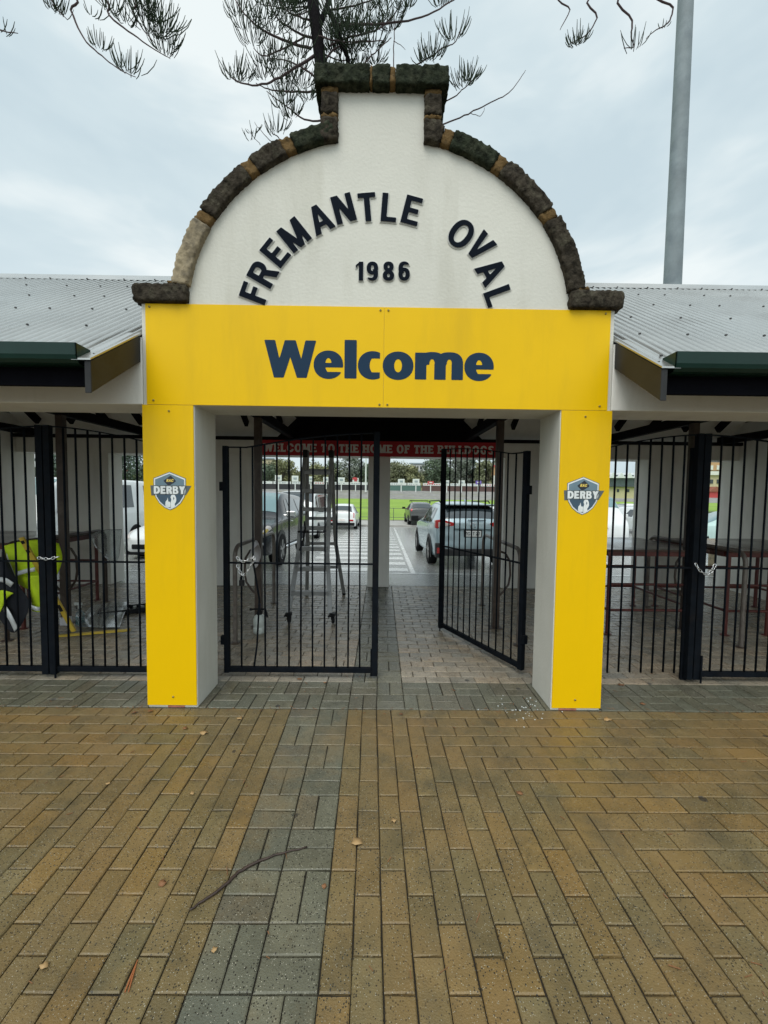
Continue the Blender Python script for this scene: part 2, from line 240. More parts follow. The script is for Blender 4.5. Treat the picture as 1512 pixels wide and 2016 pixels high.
def glyph(ch,w,slab=0):
    """returns advance width, shape (cap height 1, stroke w)"""
    q=w*.82; g=None
    if ch=='F': r=(.58,[rc(0,0,w,1),rc(0,1-q,.56,1),rc(0,.44,.5,.44+q)])
    elif ch=='E': r=(.64,[rc(0,0,w,1),rc(0,1-q,.6,1),rc(0,.5-q/2,.54,.5+q/2),rc(0,0,.62,q)])
    elif ch=='L': r=(.58,[rc(0,0,w,1),rc(0,0,.56,q)])
    elif ch=='T': r=(.64,[rc(.32-w/2,0,.32+w/2,1),rc(0,1-q,.64,1)])
    elif ch=='H': r=(.72,[rc(0,0,w,1),rc(.72-w,0,.72,1),rc(0,.5-q/2,.72,.5+q/2)])
    elif ch=='I': r=(w,[rc(0,0,w,1)])
    elif ch=='M': k=w*1.1; r=(.86,[rc(0,0,w,1),rc(.86-w,0,.86,1),pl([(0,1),(k,1),(.43+k*.42,0),(.43-k*.42,0)]),pl([(.86,1),(.86-k,1),(.43-k*.42,0),(.43+k*.42,0)])])
    elif ch=='N': k=w*1.2; r=(.74,[rc(0,0,w,1),rc(.74-w,0,.74,1),pl([(0,1),(k,1),(.74,0),(.74-k,0)])])
    elif ch=='A': k=w*1.08; g=U_(S_(pl([(0,0),(.40-w*.5,1),(.40+w*.5,1),(.8,0)]),pl([(k,0),(.40,1-w*1.5),(.8-k,0),(.8-k,-1),(k,-1)])),I_(rc(.1,.22,.7,.22+q),pl([(0,0),(.40-w*.5,1),(.40+w*.5,1),(.8,0)]))); r=(.8,[g])
    elif ch=='V': k=w*1.08; r=(.74,[S_(pl([(0,1),(.37-w*.5,0),(.37+w*.5,0),(.74,1)]),pl([(k,1),(.37,w*1.5),(.74-k,1),(.74-k,2),(k,2)]))])
    elif ch=='W': 
        k=w*1.05; r=(1.08,[pl([(0,1),(k,1),(.30+k*.45,0),(.30-k*.45,0)]),pl([(.30-k*.45,0),(.30+k*.45,0),(.54+k*.5,1),(.54-k*.5,1)]),pl([(.54-k*.5,1),(.54+k*.5,1),(.78+k*.45,0),(.78-k*.45,0)]),pl([(1.08,1),(1.08-k,1),(.78-k*.45,0),(.78+k*.45,0)])])
    elif ch=='O': r=(.80,[ring(.40,.5,.40,.52,w,2.2,q)])
    elif ch=='C': r=(.74,[S_(ring(.40,.5,.40,.52,w,2.2,q),pl([(.45,.5),(.95,.70),(1.2,.5),(.95,.30)]))]) if not slab else (.74,[S_(ring(.40,.5,.40,.52,w,2.2,q),rc(.5,.36,1,.64)),rc(.58,.62,.7,.92)])
    elif ch=='G': r=(.78,[S_(ring(.40,.5,.40,.52,w,2.2,q),rc(.45,.5,1,.68)),rc(.42,.38,.78,.38+q*.8),rc(.78-w,.08,.78,.46)])
    elif ch=='D': r=(.74,[rc(0,0,w,1),I_(ring(.24,.5,.5,.5,w,2.4,q),rc(.2,0,1,1)),rc(0,0,.3,q),rc(0,1-q,.3,1)])
    elif ch=='B': w*=.86; q=w*.8; r=(.70,[rc(0,0,w,1),rc(0,0,.4,q),rc(0,1-q,.38,1),rc(0,.52-q/2,.4,.52+q/2),I_(ring(.36,.74,.27,.26,w,2.2,q),rc(.34,0,1,1)),I_(ring(.38,.27,.30,.27,w,2.2,q),rc(.36,0,1,1))])
    elif ch in 'RP': r=(.70,[rc(0,0,w,1),rc(0,1-q,.4,1),rc(0,.42,.4,.42+q),I_(ring(.38,.71,.29,.29,w,2.3,q),rc(.36,0,1,1))]+([pl([(.30,.46),(.30+w*1.1,.46),(.72,0),(.72-w*1.15,0)])] if ch=='R' else []))
    elif ch=='U': r=(.72,[rc(0,.3,w,1),rc(.72-w,.3,.72,1),I_(ring(.36,.34,.36,.36,w,2.4,q),rc(0,-.2,1,.34))])
    elif ch=='Y': r=(.74,[rc(.37-w/2,0,.37+w/2,.5),pl([(0,1),(w*1.15,1),(.37+w*.5,.42),(.37-w*.5,.42)]),pl([(.74,1),(.74-w*1.15,1),(.37-w*.5,.42),(.37+w*.5,.42)])])
    elif ch=='S': r=(.66,[I_(ring(.33,.74,.32,.28,w,2.2,q),U_(rc(-.1,.5,.33,1.1),rc(.3,.78,.8,1.1))),I_(ring(.33,.26,.33,.28,w,2.2,q),U_(rc(.33,-.1,.8,.5),rc(-.1,-.1,.36,.22))),rc(.2,.5-q*.5,.46,.5+q*.52)])
    elif ch=='1': r=(.42,[rc(.42-w,0,.42,1),pl([(.02,.66),(.42-w,.84),(.42-w,1),(.25,1),(.02,.82)])])
    elif ch=='9': r=(.62,[ring(.31,.66,.31,.345,w,2.2,q),I_(ring(.31,.37,.31,.38,w,2.3,q),U_(rc(.31,-.1,1,.6),rc(-.1,-.1,.4,.16))),])
    elif ch=='8': r=(.62,[ring(.31,.27,.31,.28,w,2.2,q),ring(.31,.74,.275,.265,w,2.2,q)])
    elif ch=='6': r=(.62,[ring(.31,.34,.31,.345,w,2.2,q),I_(ring(.31,.63,.31,.38,w,2.3,q),U_(rc(-.1,.4,.31,1.1),rc(.2,.84,.7,1.1)))])
    elif ch=='2': r=(.6,[rc(0,0,.6,q),I_(ring(.3,.7,.3,.3,w,2.1,q),U_(rc(-.1,.7,1,1.1),rc(.3,.5,1,1))),seg((.46,.56),(.1,.1),w)])
    elif ch=='7': r=(.6,[rc(0,1-q,.6,1),seg((.5,.95),(.2,0),w)])
    elif ch=='J': r=(.5,[rc(.5-w,.25,.5,1),I_(ring(.25,.27,.25,.28,w,2,q),rc(-.1,-.1,1,.27))])
    # heavy lower case for the header
    elif ch=='l': r=(w,[rc(0,0,w,1.03)])
    elif ch=='e': r=(.66,[S_(ring(.33,.36,.345,.38,w,2.1,w*.74),rc(.3,.17,.9,.29)),I_(rc(.1,.29,.67,.29+.12),el(.33,.36,.345,.38,2.1))])
    elif ch=='c': r=(.53,[S_(ring(.33,.36,.345,.38,w,2.1,w*.76),rc(.50,-.3,1,1.2),rc(.30,.175,1,.545))])
    elif ch=='o': r=(.70,[ring(.35,.36,.36,.38,w,2.1,w*.76)])
    elif ch=='m': 
        r=(1.13,[rc(0,0,w,.72),I_(ring(.40,.40,.325,.34,w*.98,2.5,w*.72),rc(.1,.40,1,1)),rc(.725-w,0,.725,.42),I_(ring(.805,.40,.325,.34,w*.98,2.5,w*.72),rc(.55,.40,2,1)),rc(1.13-w,0,1.13,.42)])
    else: return .35,None
    wd,parts=r; s=U_(*parts)
    if slab:
        t=slab; sl=[]; e_=.07
        def sf(x0,x1,y): sl.append(rc(x0-e_,y if y==0 else 1-t,x1+e_,t if y==0 else 1))
        if ch in 'HMN': sf(0,w,0);sf(wd-w,wd,0);sf(0,w,1);sf(wd-w,wd,1)
        elif ch in 'LFEBDRPI': sf(0,w,0);sf(0,w,1)
        if ch=='R': sf(wd-w,wd,0)
        if ch in 'EFL': sl.append(rc(wd-.1,0 if ch!='F' else .72,wd,.28) if ch!='F' else rc(.48,.7,.58,1))
        if ch=='E': sl.append(rc(.52,.72,.62,1))
        if ch=='T': sf(.32-w/2,.32+w/2,0); sl+= [rc(0,.7,.09,1),rc(.55,.7,.64,1)]
        if ch=='W': sf(0,w,1);sf(wd-w,wd,1)
        if ch=='U': sf(0,w,1);sf(wd-w,wd,1)
        s=U_(s,*sl)
    return wd,s
def trace(mb,f,wd,h,org,xd,zd,depth,res=34,grow=0,slant=0,top=1.1,bot=-.1,sx=1):
    """marching squares fill of shape f, front face at org, sides going back by depth"""
    xd=Vector(xd);zd=Vector(zd);nrm=xd.cross(zd)   # points toward viewer when xd=+x, zd=+z -> -y
    st=1/res; xs=np.arange(-.15,wd+.2+st,st)+.0013; ys=np.arange(bot,top+st,st)+.0011
    X,Y=np.meshgrid(xs,ys,indexing='ij'); F=f(X,Y)-grow
    vm={};vs=[];fs=[]
    def vid(k,x,y):
        if k not in vm: vm[k]=len(vs); vs.append((x,y))
        return vm[k]
    for i in range(len(xs)-1):
        for j in range(len(ys)-1):
            c=[(i,j),(i+1,j),(i+1,j+1),(i,j+1)]; v=[F[a] for a in c]
            if min(v)>=0: continue
            poly=[]
            for k in range(4):
                a,b=c[k],c[(k+1)%4]; va,vb=v[k],v[(k+1)%4]
                if va<0: poly.append(vid(a,xs[a[0]],ys[a[1]]))
                if (va<0)!=(vb<0):
                    t=va/(va-vb); poly.append(vid(tuple(sorted((a,b))),xs[a[0]]+t*(xs[b[0]]-xs[a[0]]),ys[a[1]]+t*(ys[b[1]]-ys[a[1]])))
            if len(poly)>2: fs.append(tuple(poly))
    P=[Vector(org)+xd*(x*sx*h+slant*y*h)+zd*(y*h) for x,y in vs]
    mi=mb.mi; mb.add(P,fs)
    if depth:
        ec={}
        for q in fs:
            for k in range(len(q)):
                a,b=q[k],q[(k+1)%len(q)]; ec[(a,b)]=1
        be=[(a,b) for (a,b) in ec if (b,a) not in ec]; n=len(P)
        back=[p-nrm*depth for p in P]; 
        if len(mb_side)>0: mb.mi=mb_side[0]
        mb.add(P+back,[(b,a,a+n,b+n) for a,b in be]); mb.mi=mi
mb_side=[]
def text(mb,s,h,org,xd,zd,w,depth=0,track=.12,slab=0,res=34,grow=0,slant=0,sx=1,center=False,space=.4):
    total=0; adv=[]
    for ch in s:
        wd,f=glyph(ch,w,slab); adv.append((wd,f)); total+=(wd*sx+track if f else space)
    x=-total/2*h if center else 0
    for (wd,f),ch in zip(adv,s):
        if f: trace(mb,f,wd,h,Vector(org)+Vector(xd)*x,xd,zd,depth,res,grow,slant,sx=sx)
        x+=(wd*sx+track if f else space)*h
    return x
# ---------------------------------------------------------------- ground, paving, road
g=MB(); ys=[-400,-60,-5,0,4.2,8,14,23.2,26,40,150,156,170,400,2500]; zs=[-.05,-.05,-.05,-.05,-.05]+[gz(8)-.05,gz(14)-.05,gz(23.2)-.05,-.75,-1.15,-1.15,-.9,.5,3,3]
g.add([(x,y,z) for y,z in zip(ys,zs) for x in (-2500,2500)],[(2*i,2*i+1,2*i+3,2*i+2) for i in range(len(ys)-1)]); struct('ground',g,EARTH)
B=.11225; Ub=2*B; SHR=-.0246; XS=-.211; Y0=-.0076
tan=[(.168,.120,.052),(.158,.115,.052),(.180,.120,.047),(.148,.112,.053),(.172,.119,.052),(.162,.121,.056)]; gry=[(.122,.119,.084),(.112,.109,.078),(.130,.124,.086),(.120,.110,.078)]
grb=[(.29,.245,.18),(.26,.225,.17),(.32,.26,.185),(.24,.21,.16)]
def brick(mb,x0,x1,y0,y1,pal,sh=0,zt=0,pale=0):
    gp=.0030; x0+=gp;x1-=gp;y0+=gp;y1-=gp; bv=.0045; h=random.gauss(0,.0007)+zt; tx=random.gauss(0,.006);ty=random.gauss(0,.006)
    c=random.choice(pal); k=random.gauss(1,.06); h2=random.gauss(0,.025); c=(c[0]*k*(1+h2),c[1]*k,c[2]*k*(1-h2),1)
    cx,cy=(x0+x1)/2,(y0+y1)/2
    def z(x,y): return h+(x-cx)*tx+(y-cy)*ty
    r=[(x0,y0),(x1,y0),(x1,y1),(x0,y1)]; j=[(x0+bv,y0+bv),(x1-bv,y0+bv),(x1-bv,y1-bv),(x0+bv,y1-bv)]
    jt=lambda:random.gauss(0,.0011)
    vs=[(x+sh*y+jt(),y+jt(),z(x,y)-.014) for x,y in r]+[(x+sh*y+jt(),y+jt(),z(x,y)-.0035) for x,y in r]+[(x+sh*y,y,z(x,y)) for x,y in j]
    mb.add(vs,[(8,9,10,11)]+[(4+i,4+(i+1)%4,8+(i+1)%4,8+i) for i in range(4)]+[(i,(i+1)%4,4+(i+1)%4,4+i) for i in range(4)],tint=c)
def unit(mb,x,y,vert,pal,sh=0):
    if vert: brick(mb,x,x+B,y,y+Ub,pal,sh); brick(mb,x+B,x+Ub,y,y+Ub,pal,sh)
    else: brick(mb,x,x+Ub,y,y+B,pal,sh); brick(mb,x,x+Ub,y+B,y+Ub,pal,sh)
pv=MB(); NR=40
for k in range(20):
    y=Y0-(k+1)*Ub; unit(pv,XS-Ub,y,k%2==0,gry,SHR) ; unit(pv,XS-2*Ub,y,k%2==1,gry,SHR)
XR=XS; XL=XS-2*Ub
def outer(side):
    for k in range(NR):
        y1=Y0-k*B; x=(3*B+k*B); 
        while x<8.2:
            x2=x+Ub
            if side>0: brick(pv,XR+x,XR+x2,y1-B,y1,tan,SHR)
            else: brick(pv,XL-x2,XL-x,y1-B,y1,tan,SHR)
            x=x2
    j=0
    while j<NR+3:
        y=Y0-max(0,j-2)*B
        if j<3 and j%2==1:
            a=B
            if side>0: brick(pv,XR+j*B,XR+(j+1)*B,y-a,y,tan,SHR)
            else: brick(pv,XL-(j+1)*B,XL-j*B,y-a,y,tan,SHR)
            y-=a
        while y>-NR*B:
            if side>0: brick(pv,XR+j*B,XR+(j+1)*B,y-Ub,y,tan,SHR)
            else: brick(pv,XL-(j+1)*B,XL-j*B,y-Ub,y,tan,SHR)
            y-=Ub
        j+=1
outer(1); outer(-1)
struct('paving',pv,BR_OUT)
pi=MB(); n=int(9/Ub)
for i in range(-n,n):
    for k in range(2): unit(pi,XS+i*Ub,Y0+.006+k*Ub,(i+k)%2==0,gry)
yb=Y0+.006+2*Ub; k=0
while yb<4.14:
    for sgn in(-1,1):
        x=(XS+2*Ub if sgn>0 else XS)
        x0=B if k%2 else 0
        if x0: 
            a,b=(x,x+B) if sgn>0 else (x-B,x); brick(pi,a,b,yb,yb+B,grb); x=x+sgn*B
        while abs(x)<7.0:
            a,b=(x,x+Ub) if sgn>0 else (x-Ub,x); brick(pi,a,b,yb,yb+B,grb); x+=sgn*Ub
    yb+=B; k+=1
for k in range(int((4.14-(Y0+2*Ub))/Ub)+1):
    for i in(0,1): unit(pi,XS+i*Ub,Y0+.006+(2+k)*Ub,(i+k)%2==0,gry)
struct('paving_inside',pi,BR_IN)
b_=MB(); b_.add([(-9,-4.6,-.011),(9,-4.6,-.011),(9,4.2,-.011),(-9,4.2,-.011)],[(0,1,2,3)]); struct('paving_bed',b_,SANDJ)
def strip(mb,x0,x1,y0,y1,dz,n=6):
    for i in range(n):
        a=y0+(y1-y0)*i/n; b=y0+(y1-y0)*(i+1)/n; mb.add([(x0,a,gz(a)+dz),(x1,a,gz(a)+dz),(x1,b,gz(b)+dz),(x0,b,gz(b)+dz)],[(0,1,2,3)])
r=MB(); strip(r,-60,60,4.2,4.2+19,-.006,1); struct('car_park_asphalt',r,ASPH)
mk=MB()
strip(mk,-14,14,5.44,5.54,-.002,1); 
y=5.75
while y<22: strip(mk,-1.75,.66,y,y+.45,-.002,1); y+=.95
mk.add([(.70,5.54,gz(5.54)-.002),(.80,5.54,gz(5.54)-.002),(.93,22,gz(22)-.002),(.83,22,gz(22)-.002)],[(0,1,2,3)])
for x in (3.3,6.0,8.7,-4.4,-7.1): strip(mk,x,x+.1,5.54,10.8,-.002,1)
struct('road_markings',mk,MARK)
kb=MB().bx(-60,60,23.2,23.36,-.7,-.46); struct('kerb',kb,CONC,bevel=.02)
p_=MB().bx(-60,60,23.36,27.4,-.75,-.475); struct('footpath',p_,CONC)
gr=MB(); gr.add([(-160,27.4,-.6),(160,27.4,-.6),(160,34,-1.05),(-160,34,-1.05),(160,150,-1.05),(-160,150,-1.05)],[(0,1,2,3),(3,2,4,5)]); struct('oval_grass',gr,GRASS)
em=MB(); em.add([(-200,150,-1.05),(200,150,-1.05),(200,152,-.6),(-200,152,-.6),(200,165,2.2),(-200,165,2.2),(200,172,2.4),(-200,172,2.4)],[(0,1,2,3),(3,2,4,5),(5,4,6,7)]); em.m=[0,0,0]; struct('embankment',em,TERR)
hill=MB(); nx=60
hv=[];hs=[]
for i in range(nx+1):
    x=-260+520*i/nx; 
    for y,z in ((172,2.3),(200,5+2*math.sin(x*.05)),(240,11+3*math.sin(x*.03+1)),(330,13)): hv.append((x,y,z))
hill.add(hv,[(i*4+j,(i+1)*4+j,(i+1)*4+j+1,i*4+j+1) for i in range(nx) for j in range(3)]); struct('hillside',hill,SCRUB,smooth=True)
# ---------------------------------------------------------------- arched gateway
XO,XI,ZO,ZB,DP=1.784,1.396,2.357,3.104,.39
gw=thing('arched_gateway','cream rendered archway with curved stone topped gable over the main entrance','gateway',(0,.2,0))
AC,AA,AB=3.05,1.425,1.27
def arc(a,b,x0,x1,n): 
    t0=math.acos(x0/a);t1=math.acos(x1/a); return [(a*math.cos(t0+(t1-t0)*i/n),AC+b*math.sin(t0+(t1-t0)*i/n)) for i in range(n+1)]
zmid=lambda x,a,b: AC+b*math.sqrt(1-(x/a)**2)
prof=[(-XO,0),(-XI,0),(-XI,ZO),(XI,ZO),(XI,0),(XO,0),(XO,3.11),(1.45,3.11)]
prof+=[p for p in arc(AA+.02,AB+.02,1.44,.33,22) if p[1]>3.115]+[(.33,4.66),(-.33,4.66)]+[p for p in [(-x,z) for x,z in arc(AA+.02,AB+.02,1.44,.33,22)][::-1] if p[1]>3.115]+[(-1.45,3.11),(-XO,3.11)]
w=MB(); w.prism([(x,0,z) for x,z in prof],(0,DP,0)); w.build('wall',WALL,gw,bevel=.006)
# weathered stone coping
def stone(pts2,name,m,y0=-.05,y1=DP+.04,rough=.0045,n=5,sub=.016,fn=None,la=None):
    """pts2: quad in XZ (inner0, inner1, outer1, outer0); subdivided rough block"""
    bm=bmesh.new(); P=[Vector((x,0,z)) for x,z in pts2]
    la=la or max((P[1]-P[0]).length,(P[2]-P[3]).length); lb=(P[3]-P[0]).length
    na=max(2,int(la/sub)); nb=max(2,int(lb/sub)); nc=max(3,int((y1-y0)/(sub*1.6)))
    gv={}
    ph=[random.uniform(0,9) for _ in range(4)]
    def pt(i,j,k):
        u,v=i/na,j/nb
        if fn: x_,z_=fn(u,v); return Vector((x_,y0+(y1-y0)*k/nc,z_))
        p=(P[0]*(1-u)+P[1]*u)*(1-v)+(P[3]*(1-u)+P[2]*u)*v; p.y=y0+(y1-y0)*k/nc; return p
    c=sum(P,Vector())/4; c.y=(y0+y1)/2
    for i in range(na+1):
        for j in range(nb+1):
            for k in range(nc+1):
                if i in(0,na) or j in(0,nb) or k in(0,nc):
                    p=pt(i,j,k); d=(p-c); edge=(i in(0,na))+(j in(0,nb))+(k in(0,nc))
                    dn=d.normalized(); p=p-dn*(.005*(edge-1))+dn*(.0045*math.sin(p.x*31+ph[0])*math.cos(p.z*37+p.y*19+ph[1])+.004*math.sin(p.x*83+p.y*70+ph[2])*math.sin(p.z*77+ph[3]))+Vector((random.gauss(0,rough*.45),random.gauss(0,rough*.6),random.gauss(0,rough*.45)))
                    gv[i,j,k]=bm.verts.new(p)
    def q(a,b,c_,d):
        try: bm.faces.new((gv[a],gv[b],gv[c_],gv[d]))
        except Exception: pass
    for i in range(na):
        for j in range(nb): q((i,j,0),(i+1,j,0),(i+1,j+1,0),(i,j+1,0)); q((i,j,nc),(i,j+1,nc),(i+1,j+1,nc),(i+1,j,nc))
        for k in range(nc): q((i,0,k),(i,0,k+1),(i+1,0,k+1),(i+1,0,k)); q((i,nb,k),(i+1,nb,k),(i+1,nb,k+1),(i,nb,k+1))
    for j in range(nb):
        for k in range(nc): q((0,j,k),(0,j+1,k),(0,j+1,k+1),(0,j,k+1)); q((na,j,k),(na,j,k+1),(na,j+1,k+1),(na,j+1,k))
    bmesh.ops.recalc_face_normals(bm,faces=bm.faces)
    me=bpy.data.meshes.new(name); 
    bmesh.ops.translate(bm,verts=bm.verts,vec=-Vector(gw['_o'])); bm.to_mesh(me); bm.free(); me.materials.append(m)
    me.polygons.foreach_set('use_smooth',[True]*len(me.polygons))
    o=bpy.data.objects.new(name,me); COL.objects.link(o); o.parent=gw
    return o
def ang(x,a): return math.acos(max(-1,min(1,x/a)))
def epos(t,a,b): return (a*math.cos(t),AC+b*math.sin(t))
def coping(side,joints,mats):
    # joints: list of parametric degrees from the springing to the shoulder
    for i in range(len(joints)-1):
        t0,t1=math.radians(joints[i]),math.radians(joints[i+1]); mw=math.radians(1.5)
        a=t0+(mw if i else 0); b=t1-(mw if i<len(joints)-2 else 0)
        def fn(u,v,a=a,b=b):
            t=a+(b-a)*u; x,z=epos(t,AA+.128*v,AB+.123*v); return side*x,z
        q4=[fn(0,0),fn(1,0),fn(1,1),fn(0,1)]; stone(q4,'coping_stone',mats[i],fn=fn,la=(b-a)*1.45)
        if i<len(joints)-2:
            q4=[epos(t1-mw*1.1,AA+.004,AB+.004),epos(t1+mw*1.1,AA+.004,AB+.004),epos(t1+mw*random.uniform(.9,1.7),AA+.122,AB+.117),epos(t1-mw*random.uniform(.9,1.7),AA+.122,AB+.117)]
            stone([(side*x,z) for x,z in q4],'mortar_joint',MORT,y0=-.043,y1=DP+.03,rough=.006)
coping(-1,[8,30,50,63,76.5],[STONEL,STONE,STONE,MOSS])
coping(1,[8,33,54,71,76.8],[STONE,STONE,MOSS,STONE])
for sd_ in(-1,1):
    def mx_(pts): return [(sd_*x,z) for x,z in pts]
    stone(mx_([(1.425,3.108),(1.825,3.108),(1.825,3.235),(1.425,3.235)]),'ledge_stone',STONE,y1=DP+.03)
    stone(mx_([(1.425,3.235),(1.57,3.235),(1.565,3.262),(1.42,3.262)]),'mortar_joint',MORT,y0=-.04,rough=.005)
    stone(mx_([(.315,4.28),(.44,4.262),(.44,4.43),(.315,4.43)]),'coping_stone',STONE)
    stone(mx_([(.315,4.43),(.438,4.43),(.438,4.458),(.315,4.458)]),'mortar_joint',MORT,y0=-.043,rough=.005)
    stone(mx_([(.315,4.458),(.438,4.458),(.438,4.60),(.315,4.60)]),'coping_stone',STONE if sd_<0 else STONE)
    stone(mx_([(.315,4.60),(.438,4.60),(.438,4.645),(.315,4.645)]),'mortar_joint',MORT,y0=-.043,rough=.005)
for x0,x1,m in((-.485,-.085,MOSS),(-.065,.06,MOSS),(.10,.485,MOSS)): stone([(x0,4.64),(x1,4.64),(x1,4.775),(x0,4.775)],'cap_stone',m,y0=-.075,y1=DP+.08)
stone([(-.085,4.645),(-.065,4.645),(-.065,4.77),(-.085,4.77)],'mortar_joint',MORT,y0=-.07,rough=.004,y1=DP+.07)
stone([(.06,4.645),(.10,4.645),(.10,4.77),(.06,4.77)],'mortar_joint',MORT,y0=-.07,rough=.004,y1=DP+.07)
# raised letters
cpx=[('F',499,574),('R',516,536),('E',541,494),('M',578,459),('A',629,427),('N',676,407),('T',723,404),('L',767,405),('E',812,411),('O',909,457),('V',947,482),('A',969,531),('L',983,581)]
LC=Vector((0,0,2.855)); LR=.875; LH=.205
mb_side[:]=[1]
for ch,px,py in cpx:
    p=at(px,py,-.03); dx,dz=p.x-LC.x,p.z-LC.z; a=math.atan2(dx,dz); up=Vector((math.sin(a),0,math.cos(a))); xd=Vector((math.cos(a),0,-math.sin(a)))
    rad=math.hypot(dx,dz)-LH/2
    wd,f=glyph(ch,.21); org=LC+up*rad-xd*(wd*LH/2); org.y=-.0115
    q=MB(); trace(q,f,wd,LH,org,xd,up,.005,res=40); q.mi=1; trace(q,f,wd,LH,org+Vector((0,.006,0)),xd,up,.0055,res=40,grow=.03)
    q.build('letter',[LETB,LETE],gw)
for ch,px in zip('1986',(707,733,765,796)):
    p=at(px,531,-.03); wd,f=glyph(ch,.235); q=MB(); hh=.138; org=p-Vector((wd*hh/2,0,hh/2)); org.y=-.0115
    trace(q,f,wd,hh,org,(1,0,0),(0,0,1),.005,res=34); q.mi=1; trace(q,f,wd,hh,org+Vector((0,.006,0)),(1,0,0),(0,0,1),.0055,res=34,grow=.035)
    q.build('numeral',[LETB,LETE],gw)
mb_side[:]=[]
SMR=mat('red_primer_smear',(.35,.13,.09),.8,0,.3,20)
for xa_,xb_2 in((-1.63,-1.50),(1.46,1.60)): MB().bx(xa_,xb_2,-.004,.001,.002,.016).build('paint_smear',SMR,gw)
# yellow sign boards
SCREW=mat('dull_screw',(.35,.27,.08),.4,.5)
def screws(par,pts):
    for x,z in pts:
        s=MB(); s.lathe([(0,-.0075),(.005,-.0075),(.0075,-.005),(.0085,0)],(x,-.008,z),12,'y'); s.mi=1; s.lathe([(0,-.0083),(.003,-.0081)],(x,-.008,z),8,'y'); s.build('screw',[SCREW,BLKP],par)
hb=thing('sign_board','wide yellow board reading Welcome in slate blue across the archway','sign',(0,-.004,ZO))
XB=1.751
MB().bx(-XB,.038,-.008,-.001,ZO+.002,ZB).build('panel',YEL,hb); MB().bx(.0395,XB,-.008,-.001,ZO+.002,ZB).build('panel',YEL,hb)
q=MB(); 
wx=-.862
specs=[('W',.215,.355,1.12),('e',.27,.0,1),('l',.285,0,1),('c',.275,0,1),('o',.27,0,1),('m',.27,0,1),('e',.27,0,1)]
tr_=.045; tot=0; adv=[]
for ch,ww,_,sx_ in specs:
    wd,f=glyph(ch,ww); adv.append((wd*sx_,f,sx_,wd)); tot+=wd*sx_+tr_-(.09 if ch=='W' else 0)
hsc=.278; ksx=(1.745/(tot*hsc))
for wd,f,sx_,w0 in adv:
    trace(q,f,w0,hsc,(wx,-.0095,2.572),(1,0,0),(0,0,1),0,res=48,sx=sx_*ksx); wx+=(wd+tr_-(.09 if w0>1.05 and sx_>1.05 else 0))*ksx*hsc
q.build('lettering',NAVY,hb)
screws(hb,[(-1.72,3.08),(-1.70,2.39),(1.71,3.08),(1.69,2.39),(.01,3.08),(.07,3.08),(.01,2.38),(.07,2.38)])
def poly2(mb,pts,cx,cz,s,y,th=0): 
    P=[(cx+x*s,y,cz+z*s) for x,z in pts]; mb.add(P,[tuple(range(len(P)))])
SHW=mat('crest_white',(.72,.75,.74),.5); SHG=mat('crest_outline_grey',(.10,.12,.12),.5); SHB1=mat('crest_pale_blue',(.14,.215,.26),.5); SHB2=mat('crest_deep_blue',(.045,.085,.125),.5); SHN=mat('crest_navy',(.015,.02,.03),.4); SHY=mat('crest_yellow',(.8,.6,.12),.5)
def crest(par,cx,cz,s):
    # s: half height .5 of crest
    def shield(k,zt=0): 
        pts=[(0,.5),(.42,.33),(.42,.0),(.38,-.16),(.28,-.32),(.14,-.44),(0,-.5)]; pts=pts+[(-x,z) for x,z in pts[::-1][1:-1]]; return [(x*k,z*k) for x,z in pts]
    c=MB(); poly2(c,shield(1.0),cx,cz,s,-.0094); poly2(c,[(-.50,.14),(.56,.14),(.42,-.10),(-.48,-.12)],cx,cz,s,-.00945); c.mi=1; poly2(c,shield(.965),cx,cz,s,-.0100)
    c.mi=2; poly2(c,shield(.89),cx,cz,s,-.0106)
    c.mi=3; pts=[p for p in shield(.89) if p[1]<.0]; pts=[(.373,.02)]+pts+[(-.373,.02)]; poly2(c,pts,cx,cz,s,-.0112)
    c.mi=4; poly2(c,[(0.03,.40),(.16,.27),(.155,.24),(.02,.155),(-.04,.14),(-.15,.25),(-.15,.27)],cx,cz,s,-.0112)
    # hands reaching up
    c.mi=1; poly2(c,[(-.10,-.43),(-.12,-.36),(-.11,-.28),(-.07,-.23),(-.055,-.17),(-.045,-.22),(-.04,-.27),(-.01,-.285),(.0,-.27),(.015,-.32),(.01,-.42)],cx,cz,s,-.0119)
    poly2(c,[(.02,-.44),(.02,-.30),(.04,-.22),(.02,-.17),(.03,-.13),(.06,-.09),(.12,-.09),(.16,-.16),(.17,-.24),(.15,-.30),(.125,-.33),(.135,-.40),(.07,-.46)],cx,cz,s,-.0119)
    c.mi=3; poly2(c,[(.10,-.15),(.12,-.19),(.10,-.24),(.09,-.19)],cx,cz,s,-.0124)
    o=c.build('crest',[SHG,SHW,SHB1,SHB2,SHN,SHY],par)
    t=MB(); t.mi=2; text(t,'RAC',.055*s*1.35,(cx+.005*s,-.0118,cz+.235*s),(1,0,0),(0,0,1),.24,track=.06,res=22,slant=.2,center=True); 
    t.mi=1; text(t,'DERBY',.20*s,(cx+.005*s,-.0126,cz-.075*s),(1,0,0),(0,0,1),.29,track=.06,res=26,center=True,grow=.11,sx=1.08); 
    t.mi=0; text(t,'DERBY',.20*s,(cx+.005*s,-.0134,cz-.075*s),(1,0,0),(0,0,1),.27,track=.06,res=26,center=True,sx=1.08)
    L0=t.build('crest_lettering',[SHW,SHG,SHY],par); L0['_o']=[0,0,0]
